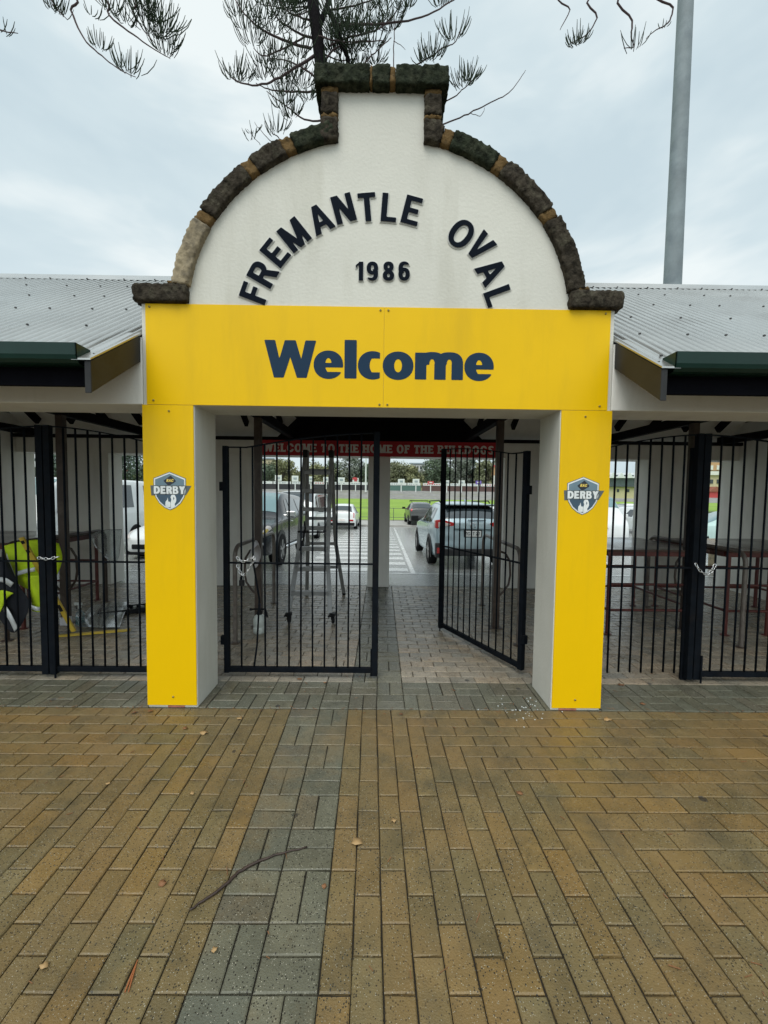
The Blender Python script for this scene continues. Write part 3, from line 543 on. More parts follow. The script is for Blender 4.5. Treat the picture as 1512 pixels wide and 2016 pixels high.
for sd_,lab in((-1,'tall yellow board with blue shield crest on the pillar left of the archway'),(1,'tall yellow board with blue shield crest on the pillar right of the archway')):
    pb=thing('pillar_board',lab,'sign',(sd_*1.59,-.004,.02),'yellow boards on the gateway pillars')
    xa,xb_=(-1.787,-1.402) if sd_<0 else (1.402,1.790)
    MB().bx(xa,xb_,-.008,-.001,.022,ZO-.001).build('panel',YEL,pb); screws(pb,[(sd_*1.585,2.31),(sd_*1.585,.09)])
    crest(pb,sd_*1.587,1.705,.295)
MB()
# ---------------------------------------------------------------- pavilion wings
pvn=thing('entrance_pavilion','long white ticket pavilion with corrugated grey roof, green gutters and dark trusses','building',(0,2.2,0))
SL=.69; RY=2.2; RZ=2.88+SL*RY; EY=-.42
zf=lambda y: 2.88+SL*y
def corr(x0,x1,ya,yb,zfn,lift=0):
    mb=MB(); pitch=.076; nper=8; nx=int((x1-x0)/pitch*nper); ny=5; th=math.atan(SL)
    vs=[]
    for j in range(ny+1):
        y=ya+(yb-ya)*j/ny
        for i in range(nx+1):
            x=x0+(x1-x0)*i/nx; w_=.021*math.cos(2*PI*x/pitch); sg=1 if yb>ya and zfn(yb)>zfn(ya) else -1
            vs.append((x,y-(1)*math.sin(th)*w_*sg,zfn(y)+math.cos(th)*w_+lift))
    mb.add(vs,[(j*(nx+1)+i,j*(nx+1)+i+1,(j+1)*(nx+1)+i+1,(j+1)*(nx+1)+i) for j in range(ny) for i in range(nx)]); return mb
SCR=mat('roof_screw_dark',(.03,.03,.03),.5)
for x0,x1 in((-9.2,-1.80),(1.80,9.2)):
    m=corr(x0,x1,EY-.03,RY,zf); m.mi=1
    for j,y in enumerate((-.36,.12,.62,1.12,1.62,2.05)):
        x=x0+.1+(.076*2 if j%2 else 0)
        while x<x1:
            xx=round(x/.076)*.076; m.lathe([(.010,0),(.010,.007),(.0,.013)],(xx,y-.006,zf(y)+.019),7); x+=.38+random.choice((-.076,0,.076))
    m.build('roof',[ZINC,SCR],pvn,smooth=True)
zbk=lambda y: RZ-SL*(y-RY)
corr(-9.2,9.2,RY,4.95,zbk).build('roof',ZINC,pvn,smooth=True)
corr(-1.80,1.80,.40,RY,zf).build('roof',ZINC,pvn,smooth=True)
for x0,x1 in((-9.2,-1.5),(1.5,9.2)):
    c=MB(); hw=.17
    c.prism([(x0,RY-hw,RZ-SL*hw+.022),(x0,RY-.03,RZ+.03),(x0,RY+.03,RZ+.03),(x0,RY+hw,RZ-SL*hw+.022),(x0,RY+.0,RZ+.008)],(x1-x0,0,0)); c.build('ridge_cap',ZINC,pvn)
for sg in(-1,1):
    xa=sg*1.87; xe=sg*9.2
    # gutter: quarter-ish half pipe profile
    pr=[]; cy_=EY-.045; cz_=2.56
    outp=[(EY-.005,2.615),(EY-.005,2.50)]+[(cy_-.055*math.sin(a)-.03,cz_-.01-.055*math.cos(a)) for a in [0,.5,1.0,1.5]]+[(cy_-.088,2.618),(cy_-.080,2.618)]+[(cy_-.047*math.sin(a)-.03,cz_-.01-.047*math.cos(a)) for a in [1.5,1.0,.5,0]]+[(EY-.012,2.508),(EY-.012,2.615)]
    m=MB(); m.prism([(xa,y,z) for y,z in outp],(xe-xa,0,0)); m.prism([(xa,y,z) for y,z in outp[:7]],(sg*.006,0,0)); m.build('gutter',GREEN,pvn)
    MB().bx(xa+sg*.01,xe,EY,EY+.03,2.385,2.60).build('fascia',FASC,pvn)
    # barge board and its metal capping
    xb0=sg*1.795; xb1=sg*1.835; yt=-.53
    q=MB(); q.prism([(xb0,-.002,zf(0)-.01),(xb0,yt,zf(yt)+.00),(xb0,yt,zf(yt)-.20),(xb0,-.002,zf(0)-.205)],(xb1-xb0,0,0)); q.build('bargeboard',BARGE,pvn,bevel=.004)
    q=MB(); q.prism([(xb0-sg*.006,.0,zf(0)+.012),(xb0-sg*.006,yt-.01,zf(yt)+.014),(xb0-sg*.006,yt-.01,zf(yt)+.003),(xb0-sg*.006,.0,zf(0)+.001)],(sg*.12,0,0)); q.build('barge_capping',ZINC,pvn)
    # front beam, side wall, piers
    MB().bx(sg*1.786,xe,.0,.37,ZO+.002,2.86).build('beam',WHITE,pvn,bevel=.006)
    MB().bx(sg*6.42,sg*6.75,.372,4.44,0,3.0).build('side_wall',WHITE,pvn)
    MB().bx(sg*5.0,sg*5.6,.0,.37,0,ZO).build('column',WHITE,pvn,bevel=.006)
    for xa2,xb2 in((2.23,3.0),(4.80,5.57)): MB().bx(sg*xa2,sg*xb2,4.06,4.44,0,2.345).build('column',WHITE,pvn,bevel=.006)
    MB().bx(sg*9.2,sg*9.24,-.35,4.8,0,2.5).build('end_wall',WHITE,pvn)
MB().bx(-.2,.19,4.06,4.44,0,2.345).build('column',WHITE,pvn,bevel=.006)
MB().bx(-6.42,6.42,4.06,4.44,2.345,2.62).build('beam',WHITE,pvn,bevel=.006)
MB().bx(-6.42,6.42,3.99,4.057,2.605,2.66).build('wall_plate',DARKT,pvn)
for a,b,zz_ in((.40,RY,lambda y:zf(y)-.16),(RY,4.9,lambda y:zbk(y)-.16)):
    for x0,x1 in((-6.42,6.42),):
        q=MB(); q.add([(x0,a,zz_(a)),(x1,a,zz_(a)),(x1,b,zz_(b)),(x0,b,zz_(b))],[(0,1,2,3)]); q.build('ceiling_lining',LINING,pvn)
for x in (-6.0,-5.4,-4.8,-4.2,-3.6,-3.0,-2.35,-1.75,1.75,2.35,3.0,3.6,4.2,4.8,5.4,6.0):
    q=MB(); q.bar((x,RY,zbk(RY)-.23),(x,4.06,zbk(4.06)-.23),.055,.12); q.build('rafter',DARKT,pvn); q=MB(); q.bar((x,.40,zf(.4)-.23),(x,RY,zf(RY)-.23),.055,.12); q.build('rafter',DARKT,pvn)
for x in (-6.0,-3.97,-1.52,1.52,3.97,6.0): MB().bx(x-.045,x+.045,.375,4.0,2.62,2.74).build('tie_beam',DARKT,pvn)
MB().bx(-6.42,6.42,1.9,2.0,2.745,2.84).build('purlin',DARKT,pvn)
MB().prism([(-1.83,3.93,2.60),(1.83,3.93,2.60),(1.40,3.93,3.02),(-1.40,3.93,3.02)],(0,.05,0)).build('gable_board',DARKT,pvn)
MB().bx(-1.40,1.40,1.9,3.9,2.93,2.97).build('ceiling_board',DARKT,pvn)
for sg in(-1,1):
    for x in(1.51,3.95):
        p=MB(); p.bx(sg*x-.042,sg*x+.042,1.91,1.99,0,2.62); p.bx(sg*x-.08,sg*x+.08,1.87,2.03,0,.008); p.build('post',RUST,pvn,bevel=.004)
# red sign
rs=thing('red_sign','long red board with white slab letters hung on the rear beam','sign',(0,3.97,2.34))
MB().bx(-2.10,2.10,3.965,3.985,2.335,2.60).build('panel',REDS,rs)
q=MB(); s='WELCOME TO THE HOME OF THE BULLDOGS'; tot=sum((glyph(c,.25,.16)[0]+.14 if c!=' ' else .36) for c in s); hh=.145; kx=4.05/(tot*hh)
x=-2.03
for c in s:
    if c==' ': x+=.36*hh*kx; continue
    wd,f=glyph(c,.25,.16); trace(q,f,wd,hh,(x,3.962,2.395),(1,0,0),(0,0,1),0,res=16,sx=kx); x+=(wd+.14)*hh*kx
q.build('lettering',SIGNW,rs)
# ---------------------------------------------------------------- gates
def gate(name,label,length,loc,rz,n,rise,flat,bottom=True,stileA=.035,stileB=.035,h0=2.10,mid=1.06,group='black steel bar gates',bent=None,thick=.05):
    """local: hinge at x=0, free end at x=length"""
    t=thing(name,label,'gate',loc,group,local=True); t.rotation_euler=(0,0,rz)
    def zt(x):
        if x<flat: return h0
        u=(x-flat)/(length-flat); return h0+rise*(1-(1-u)**1.7)
    MB().bx(0,stileA,-thick/2,thick/2,.05,h0+.01).build('stile',GATEM,t,bevel=.003)
    MB().bx(length-stileB,length,-thick/2,thick/2,.03,zt(length)+.01).build('stile',GATEM,t,bevel=.003)
    q=MB(); P=[(stileA+(length-stileA-stileB)*i/24,0,zt(stileA+(length-stileA-stileB)*i/24)) for i in range(25)]
    for a,b in zip(P[:-1],P[1:]): q.bar(a,b,.028,.010)
    q.build('top_rail',GATEM,t)
    if bottom: MB().bx(stileA,length-stileB,-.02,.02,.055,.10).build('bottom_rail',GATEM,t,bevel=.003)
    MB().bx(stileA,length-stileB,-.018,.018,mid-.006,mid+.006).build('mid_rail',GATEM,t)
    for i in range(1,n):
        x=stileA+(length-stileA-stileB)*i/n; q=MB(); zb=.055 if bottom else .085+random.uniform(-.01,.01)
        if bent==i: q.tube([(x,0,zt(x)),(x,0,1.08),(x+.05,0.02,.72),(x+.03,0.01,.3),(x+.0,0,zb)],.0085,6)
        else: q.tube([(x,0,zt(x)),(x+random.gauss(0,.002),0,1.0),(x,0,zb)],.0085,6)
        q.build('bar',GATEM,t,smooth=True)
    q=MB(); 
    for z in (.35,1.75): q.bx(-.03,.0,-.02,.02,z-.04,z+.04)
    q.build('hinge',GATEM,t)
    q=MB(); q.tube([(length-.06,.035,.26),(length-.06,.035,.005)],.008,6); q.build('drop_bolt',GATEM,t); return t
gate('gate','closed black bar gate filling the left half of the main opening',1.40,(-1.385,.52,0),0,12,.14,.22,stileA=.045,stileB=.055,bent=2)
a=math.atan2(1.85-.60,.80-1.405); gate('gate','black bar gate standing open inward at the right of the main opening',1.385,(1.385,.60,0),a,12,.14,.22,stileA=.05,stileB=.05)
gate('gate','black bar gate between the left yellow pillar and the chained meeting posts',1.15,(-1.80,.50,0),PI,10,.16,.12,stileB=.055,stileA=.02)
gate('gate','black bar gate at the far left edge of the photo',1.18,(-4.14,.50,0),0,10,.16,.12,stileB=.06,stileA=.02)
gate('gate','black bar gate without a bottom rail beside the right yellow pillar',1.10,(1.80,.50,0),0,10,.16,.12,bottom=False,stileB=.05,stileA=.02)
gate('gate','black bar gate at the far right edge of the photo',1.25,(4.16,.50,0),PI,11,.16,.12,stileB=.06,stileA=.02)
def frame_post(x,label):
    q=MB(); q.tube([(x,.56,0),(x,.56,2.15)],.03,10); tag(q.build('gate_post',GATEM,loc=(x,.56,0),smooth=True,auto=60),label,'post','round posts behind the gates')
frame_post(2.875,'round dark post behind the chained gates on the right')
# chains
def chain(pts,label,pad=None):
    c=thing('chain',label,'chain',pts[0],'chains locking the gates')
    P=[Vector(p) for p in pts]; d=[0]
    for a,b in zip(P[:-1],P[1:]): d.append(d[-1]+(b-a).length)
    def ev(s):
        for i in range(len(P)-1):
            if s<=d[i+1] or i==len(P)-2: return P[i].lerp(P[i+1],(s-d[i])/(d[i+1]-d[i]))
    n=int(d[-1]/.03); 
    for i in range(n):
        a=ev(d[-1]*i/n);b=ev(d[-1]*(i+1)/n); dd=(b-a).normalized(); s=Vector((0,1,.2)) if i%2 else Vector((.2,.3,1)); s=(s-dd*s.dot(dd)).normalized(); c0=(a+b)/2
        L_=[c0+dd*(.019*math.cos(t))+s*(.011*math.sin(t)) for t in [2*PI*k/10 for k in range(11)]]
        q=MB(); q.tube(L_,.0035,5,cap=False); q.build('link',CHROME,c,smooth=True)
    if pad:
        q=MB(); q.bx(pad[0]-.022,pad[0]+.022,pad[1]-.012,pad[1]+.012,pad[2]-.06,pad[2]-.01); q.tube([(pad[0]-.014,pad[1],pad[2]-.01),(pad[0]-.014,pad[1],pad[2]+.015),(pad[0],pad[1],pad[2]+.028),(pad[0]+.014,pad[1],pad[2]+.015),(pad[0]+.014,pad[1],pad[2]-.01)],.004,6); q.build('padlock',BLKP,c,bevel=.003)
pA=lambda x,y,Y=.47: tuple(at(x,y,Y))
chain([pA(466,1097),pA(478,1107),pA(492,1100),pA(503,1097),pA(490,1120),pA(482,1133),pA(474,1130),pA(467,1112)],'steel chain with black padlock looped on the closed middle gate',pA(476,1140))
chain([pA(74,1098,.44),pA(95,1101,.43),pA(116,1096,.44)],'steel chain across the meeting posts of the left gates')
chain([pA(1369,1109,.44),pA(1376,1122,.43),pA(1390,1132,.43),pA(1402,1124,.43),pA(1408,1111,.44)],'steel chain hanging slack across the meeting posts of the right gates')
# ---------------------------------------------------------------- handrails
def arcpts(c,r,a0,a1,n,ax): return [Vector(c)+Vector(ax[0])*(r*math.cos(a0+(a1-a0)*i/n))+Vector(ax[1])*(r*math.sin(a0+(a1-a0)*i/n)) for i in range(n+1)]
def rail(label,x,sides,px):
    t=thing('handrail',label,'handrail',(x,1.35,0),'bent pipe handrails beside the posts')
    y0,y1,zt,r_=1.35,2.97,1.09,.13; Yv=(0,1,0);Zv=(0,0,1)
    P=[(x,y0,0)]+arcpts((x,y0+r_,zt-r_),r_,PI,PI/2,6,(Yv,Zv))+arcpts((x,y1-r_,zt-r_),r_,PI/2,0,6,(Yv,Zv))+[(x,y1,0)]
    q=MB(); q.tube(P,.024,10); q.build('pipe',PIPE if px else RUST,t,smooth=True,auto=60)
    q=MB(); 
    for y in(y0,y1): q.lathe([(.055,0),(.055,.008),(.024,.012)],(x,y,0),12)
    q.build('base_flange',RUST,t)
    for s in sides:
        xp=math.copysign(1.51 if abs(x)<2.5 else 3.95,x); e=s*.042
        P=[(xp+e,1.93,.98),(xp+s*.10,1.93,.96),(xp+s*.16,1.93,.86),(xp+s*.17,1.93,.68),(xp+s*.15,1.93,.56),(xp+s*.09,1.93,.47),(xp+e,1.93,.42)]
        q=MB(); q.tube(P,.014,8); q.build('guard_loop',RUST,t,smooth=True,auto=60)
rail('bent pipe handrail left of the ladder, behind the closed gate',-1.59,(-1,),1)
rail('bent pipe handrail behind the open gate',1.60,(1,),1)
rail('bent pipe handrail by the yellow jacket with clear plastic hanging on it',-4.14,(1,-1),0)
rail('bent pipe handrail standing between the two brown tables',4.14,(1,-1),1)
# ---------------------------------------------------------------- ladder
ld=thing('step_ladder','tall aluminium telescopic step ladder on black casters under the archway','ladder',(-.88,2.8,0))
def stile(P,w=.022,h=.06):
    q=MB()
    for a,b in zip(P[:-1],P[1:]): q.bar(a,b,.034,.056,up=(1,0,0))
    q.build('stile',ALU,ld,bevel=.003)
F_L=[(-1.17,2.08,.10),(-1.10,2.40,.84),(-1.10,2.47,1.1),(-1.075,2.74,2.24)]; F_R=[(-.615,2.08,.10),(-.70,2.40,.84),(-.70,2.47,1.1),(-.695,2.74,2.24)]
R_L=[(-1.18,3.48,.03),(-1.105,3.15,.90),(-1.10,3.05,1.2),(-1.06,2.82,2.24)]; R_R=[(-.57,3.48,.03),(-.67,3.15,.90),(-.68,3.05,1.2),(-.70,2.82,2.24)]
for P in(F_L,F_R,R_L,R_R): stile(P)
def lerpP(P,z):
    for a,b in zip(P[:-1],P[1:]):
        if a[2]<=z<=b[2]: t=(z-a[2])/(b[2]-a[2]); return Vector(a).lerp(Vector(b),t)
for z in(.36,.66,.92,1.2,1.46,1.72,1.98):
    a,b=lerpP(F_L,z),lerpP(F_R,z); q=MB(); q.bar(a,b,.08,.055); q.build('rung',ALU,ld,bevel=.003)
for z in(.5,.9,1.3,1.7,2.02):
    a,b=lerpP(R_L,z),lerpP(R_R,z); q=MB(); q.bar(a,b,.045,.045); q.build('rung',ALU,ld,bevel=.003)
q=MB(); q.bx(-1.12,-.68,2.52,2.80,1.175,1.20); q.build('platform',ALU,ld,bevel=.004)
for x in(-1.068,-.698):
    q=MB(); q.bx(x-.035,x+.035,2.70,2.86,2.20,2.31); q.build('hinge_block',BLKP,ld,bevel=.012)
for x in(-1.175,-.605):
    q=MB(); q.lathe([(0,-.018),(.045,-.018),(.052,-.008),(.052,.008),(.045,.018),(0,.018)],(x+.03,2.05,.052),16,'x'); q.build('caster',RUBB,ld,smooth=True,auto=50)
    q=MB(); q.bx(x-.02,x+.052,2.03,2.12,.085,.13); q.bx(x+.003,x+.008,2.03,2.08,.05,.1); q.tube([(x-.03,2.04,.09),(x-.01,2.0,.12),(x+.04,1.99,.11)],.012,6); q.build('caster_fork',BLKP,ld)
for x in(-1.18,-.57): q=MB(); q.bx(x-.025,x+.025,3.46,3.52,0,.07); q.build('rubber_foot',BLKP,ld,bevel=.006)
q=MB(); q.tube([(-1.10,2.36,1.16),(-1.0,2.33,1.16),(-.72,2.36,1.16)],.012,6); q.tube([(-1.02,2.40,1.3),(-1.01,2.42,1.2),(-1.03,2.4,1.05),(-1.08,2.38,.9)],.012,6); q.build('strap',BLKP,ld)
# ---------------------------------------------------------------- small things under the roof
MILK=mat('milky_plastic',(.58,.62,.58),.35,0,.05,10,spec=.5); DBLUE=mat('dark_blue_plastic',(.01,.015,.08),.4)
sp=thing('pump_sprayer','white pump sprayer bottle with black nozzle on the wet pavers','sprayer',(-1.42,1.68,0))
c=(-1.42,1.68,0); q=MB(); q.lathe([(0,.0),(.062,0),(.072,.012),(.072,.075),(.066,.082),(.072,.09),(.072,.17),(.058,.205),(.032,.228),(.026,.235)],c,20); q.build('bottle',MILK,sp,smooth=True,auto=50)
q=MB(); q.lathe([(.034,.222),(.036,.25),(.024,.27),(.018,.30),(.0,.302)],c,14); q.tube([(c[0]-.10,c[1],.285),(c[0],c[1],.290),(c[0]+.07,c[1],.287)],.011,8); q.lathe([(0,-.0),(.016,0),(.016,.02),(0,.02)],(c[0]-.115,c[1],.285),8,'x'); q.tube([(c[0]+.07,c[1],.287),(c[0]+.085,c[1],.24),(c[0]+.095,c[1],.19)],.013,8); q.build('trigger_head',BLKP,sp,smooth=True,auto=50)
q=MB(); q.lathe([(.010,.30),(.010,.335),(.017,.337),(.017,.352),(0,.354)],c,10); q.build('pump_knob',DBLUE,sp)
def cloth(name,label,cat,P,m,nu=14,nv=14,wr=.012,th=.004,group=None,parent=None,seed=0,loc=None):
    """P: grid of control points (rows) interpolated, with soft folds"""
    rows=len(P);cols=len(P[0]); rnd=random.Random(seed); ph=[rnd.uniform(0,6) for _ in range(6)]
    def cr_(a,b,c,d,t): return .5*((2*b)+(-a+c)*t+(2*a-5*b+4*c-d)*t*t+(-a+3*b-3*c+d)*t**3)
    G_=[[Vector(p) for p in r] for r in P]
    def ev(row,u):
        x=u*(len(row)-1); i=min(int(x),len(row)-2); t=x-i; g=lambda k:row[max(0,min(len(row)-1,k))]; return cr_(g(i-1),g(i),g(i+1),g(i+2),t)
    vs=[]
    for j in range(nv+1):
        for i in range(nu+1):
            u,v=i/nu,j/nv; colp=[ev(r,u) for r in G_]; p=ev(colp,v)
            f=math.sin(9*u+ph[0]+3*v)*.5+math.sin(17*u+ph[1]-4*v)*.3+math.sin(13*v+ph[2]+5*u)*.35
            vs.append(p+Vector((.3,-1,.2)).normalized()*f*wr)
    mb=MB(); mb.add(vs,[(j*(nu+1)+i,j*(nu+1)+i+1,(j+1)*(nu+1)+i+1,(j+1)*(nu+1)+i) for j in range(nv) for i in range(nu)])
    o=mb.build(name,m,parent,smooth=True,loc=loc); s=o.modifiers.new('thick','SOLIDIFY'); s.thickness=th
    if label: tag(o,label,cat,group)
    return o
TOWEL=mat('white_cloth',(.62,.60,.62),.9,0,.08,20,bump=.5,bscale=40)
cloth('cloth','crumpled white cloth draped over the handrail by the closed gate','cloth',[[at(486,1110,1.62),at(492,1095,1.60),at(497,1082,1.58)],[at(492,1090,1.72),at(500,1068,1.7),at(508,1072,1.66)],[at(496,1080,1.85),at(506,1068,1.8),at(513,1082,1.75)],[at(498,1118,1.84),at(506,1116,1.80),at(513,1098,1.76)]],TOWEL,12,12,.010,seed=3)
HIV=mat('hi_vis_yellow',(.55,.74,.01),.7,0,.12,9,bump=.4,bscale=30); HIB=mat('navy_workwear',(.008,.010,.016),.85,0,.2,12,bump=.4,bscale=30); TAPE=mat('reflective_tape',(.6,.62,.62),.35,.2,.08,20)
# jacket hung over the rail and table end, seen from the gates
YJ=1.32
jk=thing('work_jacket','hi vis yellow work jacket with silver tape draped on the left handrail','jacket',tuple(at(80,1130,YJ)))
A=lambda x,y,Y=YJ: at(x,y,Y)
cloth('body',None,None,[[A(8,1075),A(40,1066,1.30),A(85,1062,1.33),A(116,1070,1.4)],[A(12,1092,1.28),A(45,1100,1.22),A(90,1100,1.25),A(122,1098,1.34)],[A(22,1125,1.26),A(48,1135,1.2),A(80,1135,1.24),A(116,1125,1.34)],[A(36,1150,1.27),A(56,1160,1.22),A(84,1160,1.26),A(100,1150,1.34)]],HIV,20,18,.010,parent=jk,seed=4)
cloth('sleeve',None,None,[[A(46,1130,1.21),A(62,1133,1.17),A(84,1130,1.2)],[A(54,1155,1.2),A(66,1158,1.16),A(84,1155,1.2)],[A(62,1180,1.2),A(72,1184,1.17),A(84,1182,1.2)],[A(63,1203,1.2),A(73,1205,1.17),A(84,1204,1.2)]],HIV,12,14,.008,parent=jk,seed=5)
for P in ([A(34,1130,1.18),A(52,1124,1.14),A(72,1120,1.15)],[A(62,1192,1.15),A(72,1197,1.12),A(84,1198,1.15)],[A(16,1092,1.22),A(24,1115,1.19),A(36,1142,1.2)]):
    cloth('reflective_tape',None,None,[[p+Vector((0,-.02,.022)) for p in P],[p+Vector((0,-.02,-.022)) for p in P]],TAPE,10,2,.004,parent=jk,seed=6)
tr=thing('work_trousers','navy work jacket with silver tape bands hanging at the left edge','jacket',tuple(at(25,1180,1.12)))
cloth('fabric',None,None,[[A(-30,1100,1.15),A(0,1096,1.1),A(14,1102,1.12)],[A(-30,1140,1.1),A(8,1140,1.05),A(36,1150,1.1)],[A(-20,1190,1.1),A(22,1190,1.05),A(56,1180,1.1)],[A(6,1230,1.1),A(30,1245,1.06),A(56,1205,1.1)]],HIB,16,18,.014,parent=tr,seed=7)
for P in([A(-10,1140,1.02),A(8,1142,1.0),A(24,1152,1.02)],[A(8,1195,1.02),A(20,1215,.98),A(32,1240,1.0)]):
    cloth('reflective_tape',None,None,[[p+Vector((.015,0,.022)) for p in P],[p+Vector((-.02,0,-.022)) for p in P]],TAPE,10,2,.004,parent=tr,seed=8)
cloth('cuff',None,None,[[A(-8,1165,1.0),A(6,1162,.98),A(26,1168,1.0)],[A(-8,1190,1.0),A(5,1190,.98),A(12,1180,1.0)],[A(-8,1210,1.0),A(0,1205,.98),A(3,1200,1.0)]],HIV,8,8,.006,parent=tr,seed=9)
YLV=mat('level_yellow',(.55,.38,.04),.45,0,.08,6)
lv=thing('spirit_level','yellow spirit level leaning beside the hi vis jacket','spirit level',tuple(at(147,1244,1.25)))
a=at(42,1058,1.14);b=at(146,1243,1.40); q=MB(); q.bar(a,b,.05,.022,up=(0,1,0)); q.build('bar',YLV,lv,bevel=.003)
d=(b-a)
for t in(.03,.12,.37,.70): 
    q=MB(); q.bar(a+d*t+Vector((0,-.003,0)),a+d*(t+(.03 if t<.2 else .07))+Vector((0,-.003,0)),.034,.026,up=(0,1,0)); q.build('vial' if t>.2 else 'end_cap',BLKP,lv)
q=MB(); q.bar(at(112,1250,1.47)*1,at(256,1238,1.62),.05,.022); o=q.build('yellow_bar',YLV,bevel=.003); o.location.z+=0
# rests on the paving
tag(o,'flat yellow straightedge lying on the pavers behind the left gate','straightedge')
zmin=min((v.co.z for v in o.data.vertices)); o.location.z=-zmin+.004
PLAS=mat('clear_plastic_film',(.8,.85,.85),.12,0,.1,10,trans=.85,spec=.6)
TEAL=mat('teal_cleaner',(.01,.20,.20),.15,0,.1,5,trans=.3)
def gp(x,y,z=0):
    d=fw+cr*((x-756)/FPX)-cu*((y-1008)/FPX); return CAMP+d*((z-CH)/d.z)
c=gp(158,1228); sb=thing('spray_bottle','clear spray bottle of teal cleaner on the pavers behind the left gate','bottle',tuple(c))
q=MB(); q.lathe([(0,0),(.045,0),(.048,.01),(.048,.10),(.0,.101)],c,16); q.build('liquid',TEAL,sb,smooth=True,auto=50)
q=MB(); q.lathe([(.049,.0),(.050,.12),(.035,.15),(.014,.18),(.014,.21)],c,16); q.build('bottle',PLAS,sb,smooth=True,auto=50)
q=MB(); q.lathe([(.018,.20),(.018,.225),(.010,.24),(0,.245)],c,10); q.box(c+Vector((-.02,0,.255)),(.09,.022,.03)); q.build('trigger_head',SHW,sb); q=MB(); q.tube([c+Vector((-.03,0,.24)),c+Vector((-.05,0,.22)),c+Vector((-.04,0,.19))],.006,6); q.build('trigger',BLKP,sb)
p0=gp(130,1230); q=MB(); q.box(p0+Vector((0,0,.05)),(.10,.08,.10)); tag(q.build('paper_pack',TOWEL,loc=p0,bevel=.006),'small white pack standing beside the teal spray bottle','pack')
tc_=gp(245,1205); ty=thing('tool_tray','black tool tray under clear plastic on the pavers behind the left gate','tray',tuple(tc_))
q=MB(); R=Matrix.Rotation(math.radians(28),3,'Z'); q.box(tc_+Vector((.02,0,.012)),(.62,.26,.02),R); 
for s in(-1,1): q.box(tc_+Vector((.02,0,.035))+R@Vector((0,s*.125,0)),(.62,.012,.06),R); q.box(tc_+Vector((.02,0,.035))+R@Vector((s*.305,0,0)),(.012,.25,.06),R)
q.build('tray',BLKP,ty,bevel=.004)
for i in range(6): q=MB(); q.box(tc_+R@Vector((-.22+.085*i,random.uniform(-.07,.07),.045)),(.07,.04,.035),Matrix.Rotation(random.uniform(0,3),3,'Z')); q.build('tool',mat('tool_bits',(.32,.33,.3),.5,0,.6,9),ty,bevel=.008)
cloth('plastic_sheet','crumpled clear plastic sheet lying in front of the tool tray','plastic sheet',[[gp(150,1236)+Vector((0,0,.01)),gp(190,1240)+Vector((0,0,.03)),gp(235,1238)+Vector((0,0,.01))],[gp(165,1215)+Vector((0,0,.03)),gp(200,1218)+Vector((0,0,.05)),gp(245,1215)+Vector((0,0,.04))],[gp(180,1195)+Vector((0,0,.03)),gp(215,1198)+Vector((0,0,.09)),gp(255,1196)+Vector((0,0,.09))]],PLAS,24,24,.02,.001,seed=12)
cloth('plastic_bag','clear plastic bag hanging on the left handrail end','bag',[[at(178,1052,2.6),at(200,1044,2.8),at(240,1042,3.05)],[at(182,1068,2.6),at(205,1080,2.7),at(236,1085,2.9)],[at(190,1080,2.6),at(210,1100,2.65),at(228,1112,2.75)]],PLAS,20,18,.02,.001,seed=13)
q=MB(); q.box(gp(222,1216)+Vector((0,0,.015)),(.07,.05,.03),R); tag(q.build('tape_measure',YLV,loc=gp(222,1216),bevel=.006),'small yellow and black tape measure on the plastic sheet','tape measure')
# tables
def table(label,x0,x1,y0=1.75,y1=3.02,legs=None):
    t=thing('standing_table',label,'table',((x0+x1)/2,(y0+y1)/2,0),'high brown tables in the pavilion')
    MB().bx(x0-.03,x1+.03,y0-.05,y1+.05,1.03,1.055).build('table_top',TBL,t,bevel=.004)
    q=MB(); q.bx(x0,x1,y0-.01,y0+.02,.97,1.028); q.bx(x0,x1,y1-.02,y1+.01,.97,1.028); q.bx(x0-.01,x0+.02,y0+.03,y1-.03,.97,1.028); q.bx(x1-.02,x1+.01,y0+.03,y1-.03,.97,1.028); q.build('apron',REDB,t)
    xs_=[x0+.03,x1-.03] if x1-x0<1.35 else [x0+.03,x0+.55,x1-.03]
    for x in xs_:
        for y in(y0,y1):
            q=MB(); q.tube([(x,y,0),(x,y,.97)],.024,10); q.lathe([(.05,0),(.05,.008),(.024,.01)],(x,y,0),10); q.build('leg',REDB,t,smooth=True,auto=50)
    for y in(y0,y1):
        for z in(.30,.62): q=MB(); q.tube([(xs_[0],y,z),(xs_[-1],y,z)],.016,8); q.build('rail',REDB,t,smooth=True,auto=50)
    for x in(xs_[0],xs_[-1]): q=MB(); q.tube([(x,y0,.30),(x,y1,.30)],.016,8); q.build('rail',REDB,t,smooth=True,auto=50)
table('high red brown table beside the right yellow pillar',2.81,3.99)
table('high red brown table at the right edge against the side wall',4.27,5.9)
table('high red brown table at the left edge behind the jackets',-5.9,-4.28)
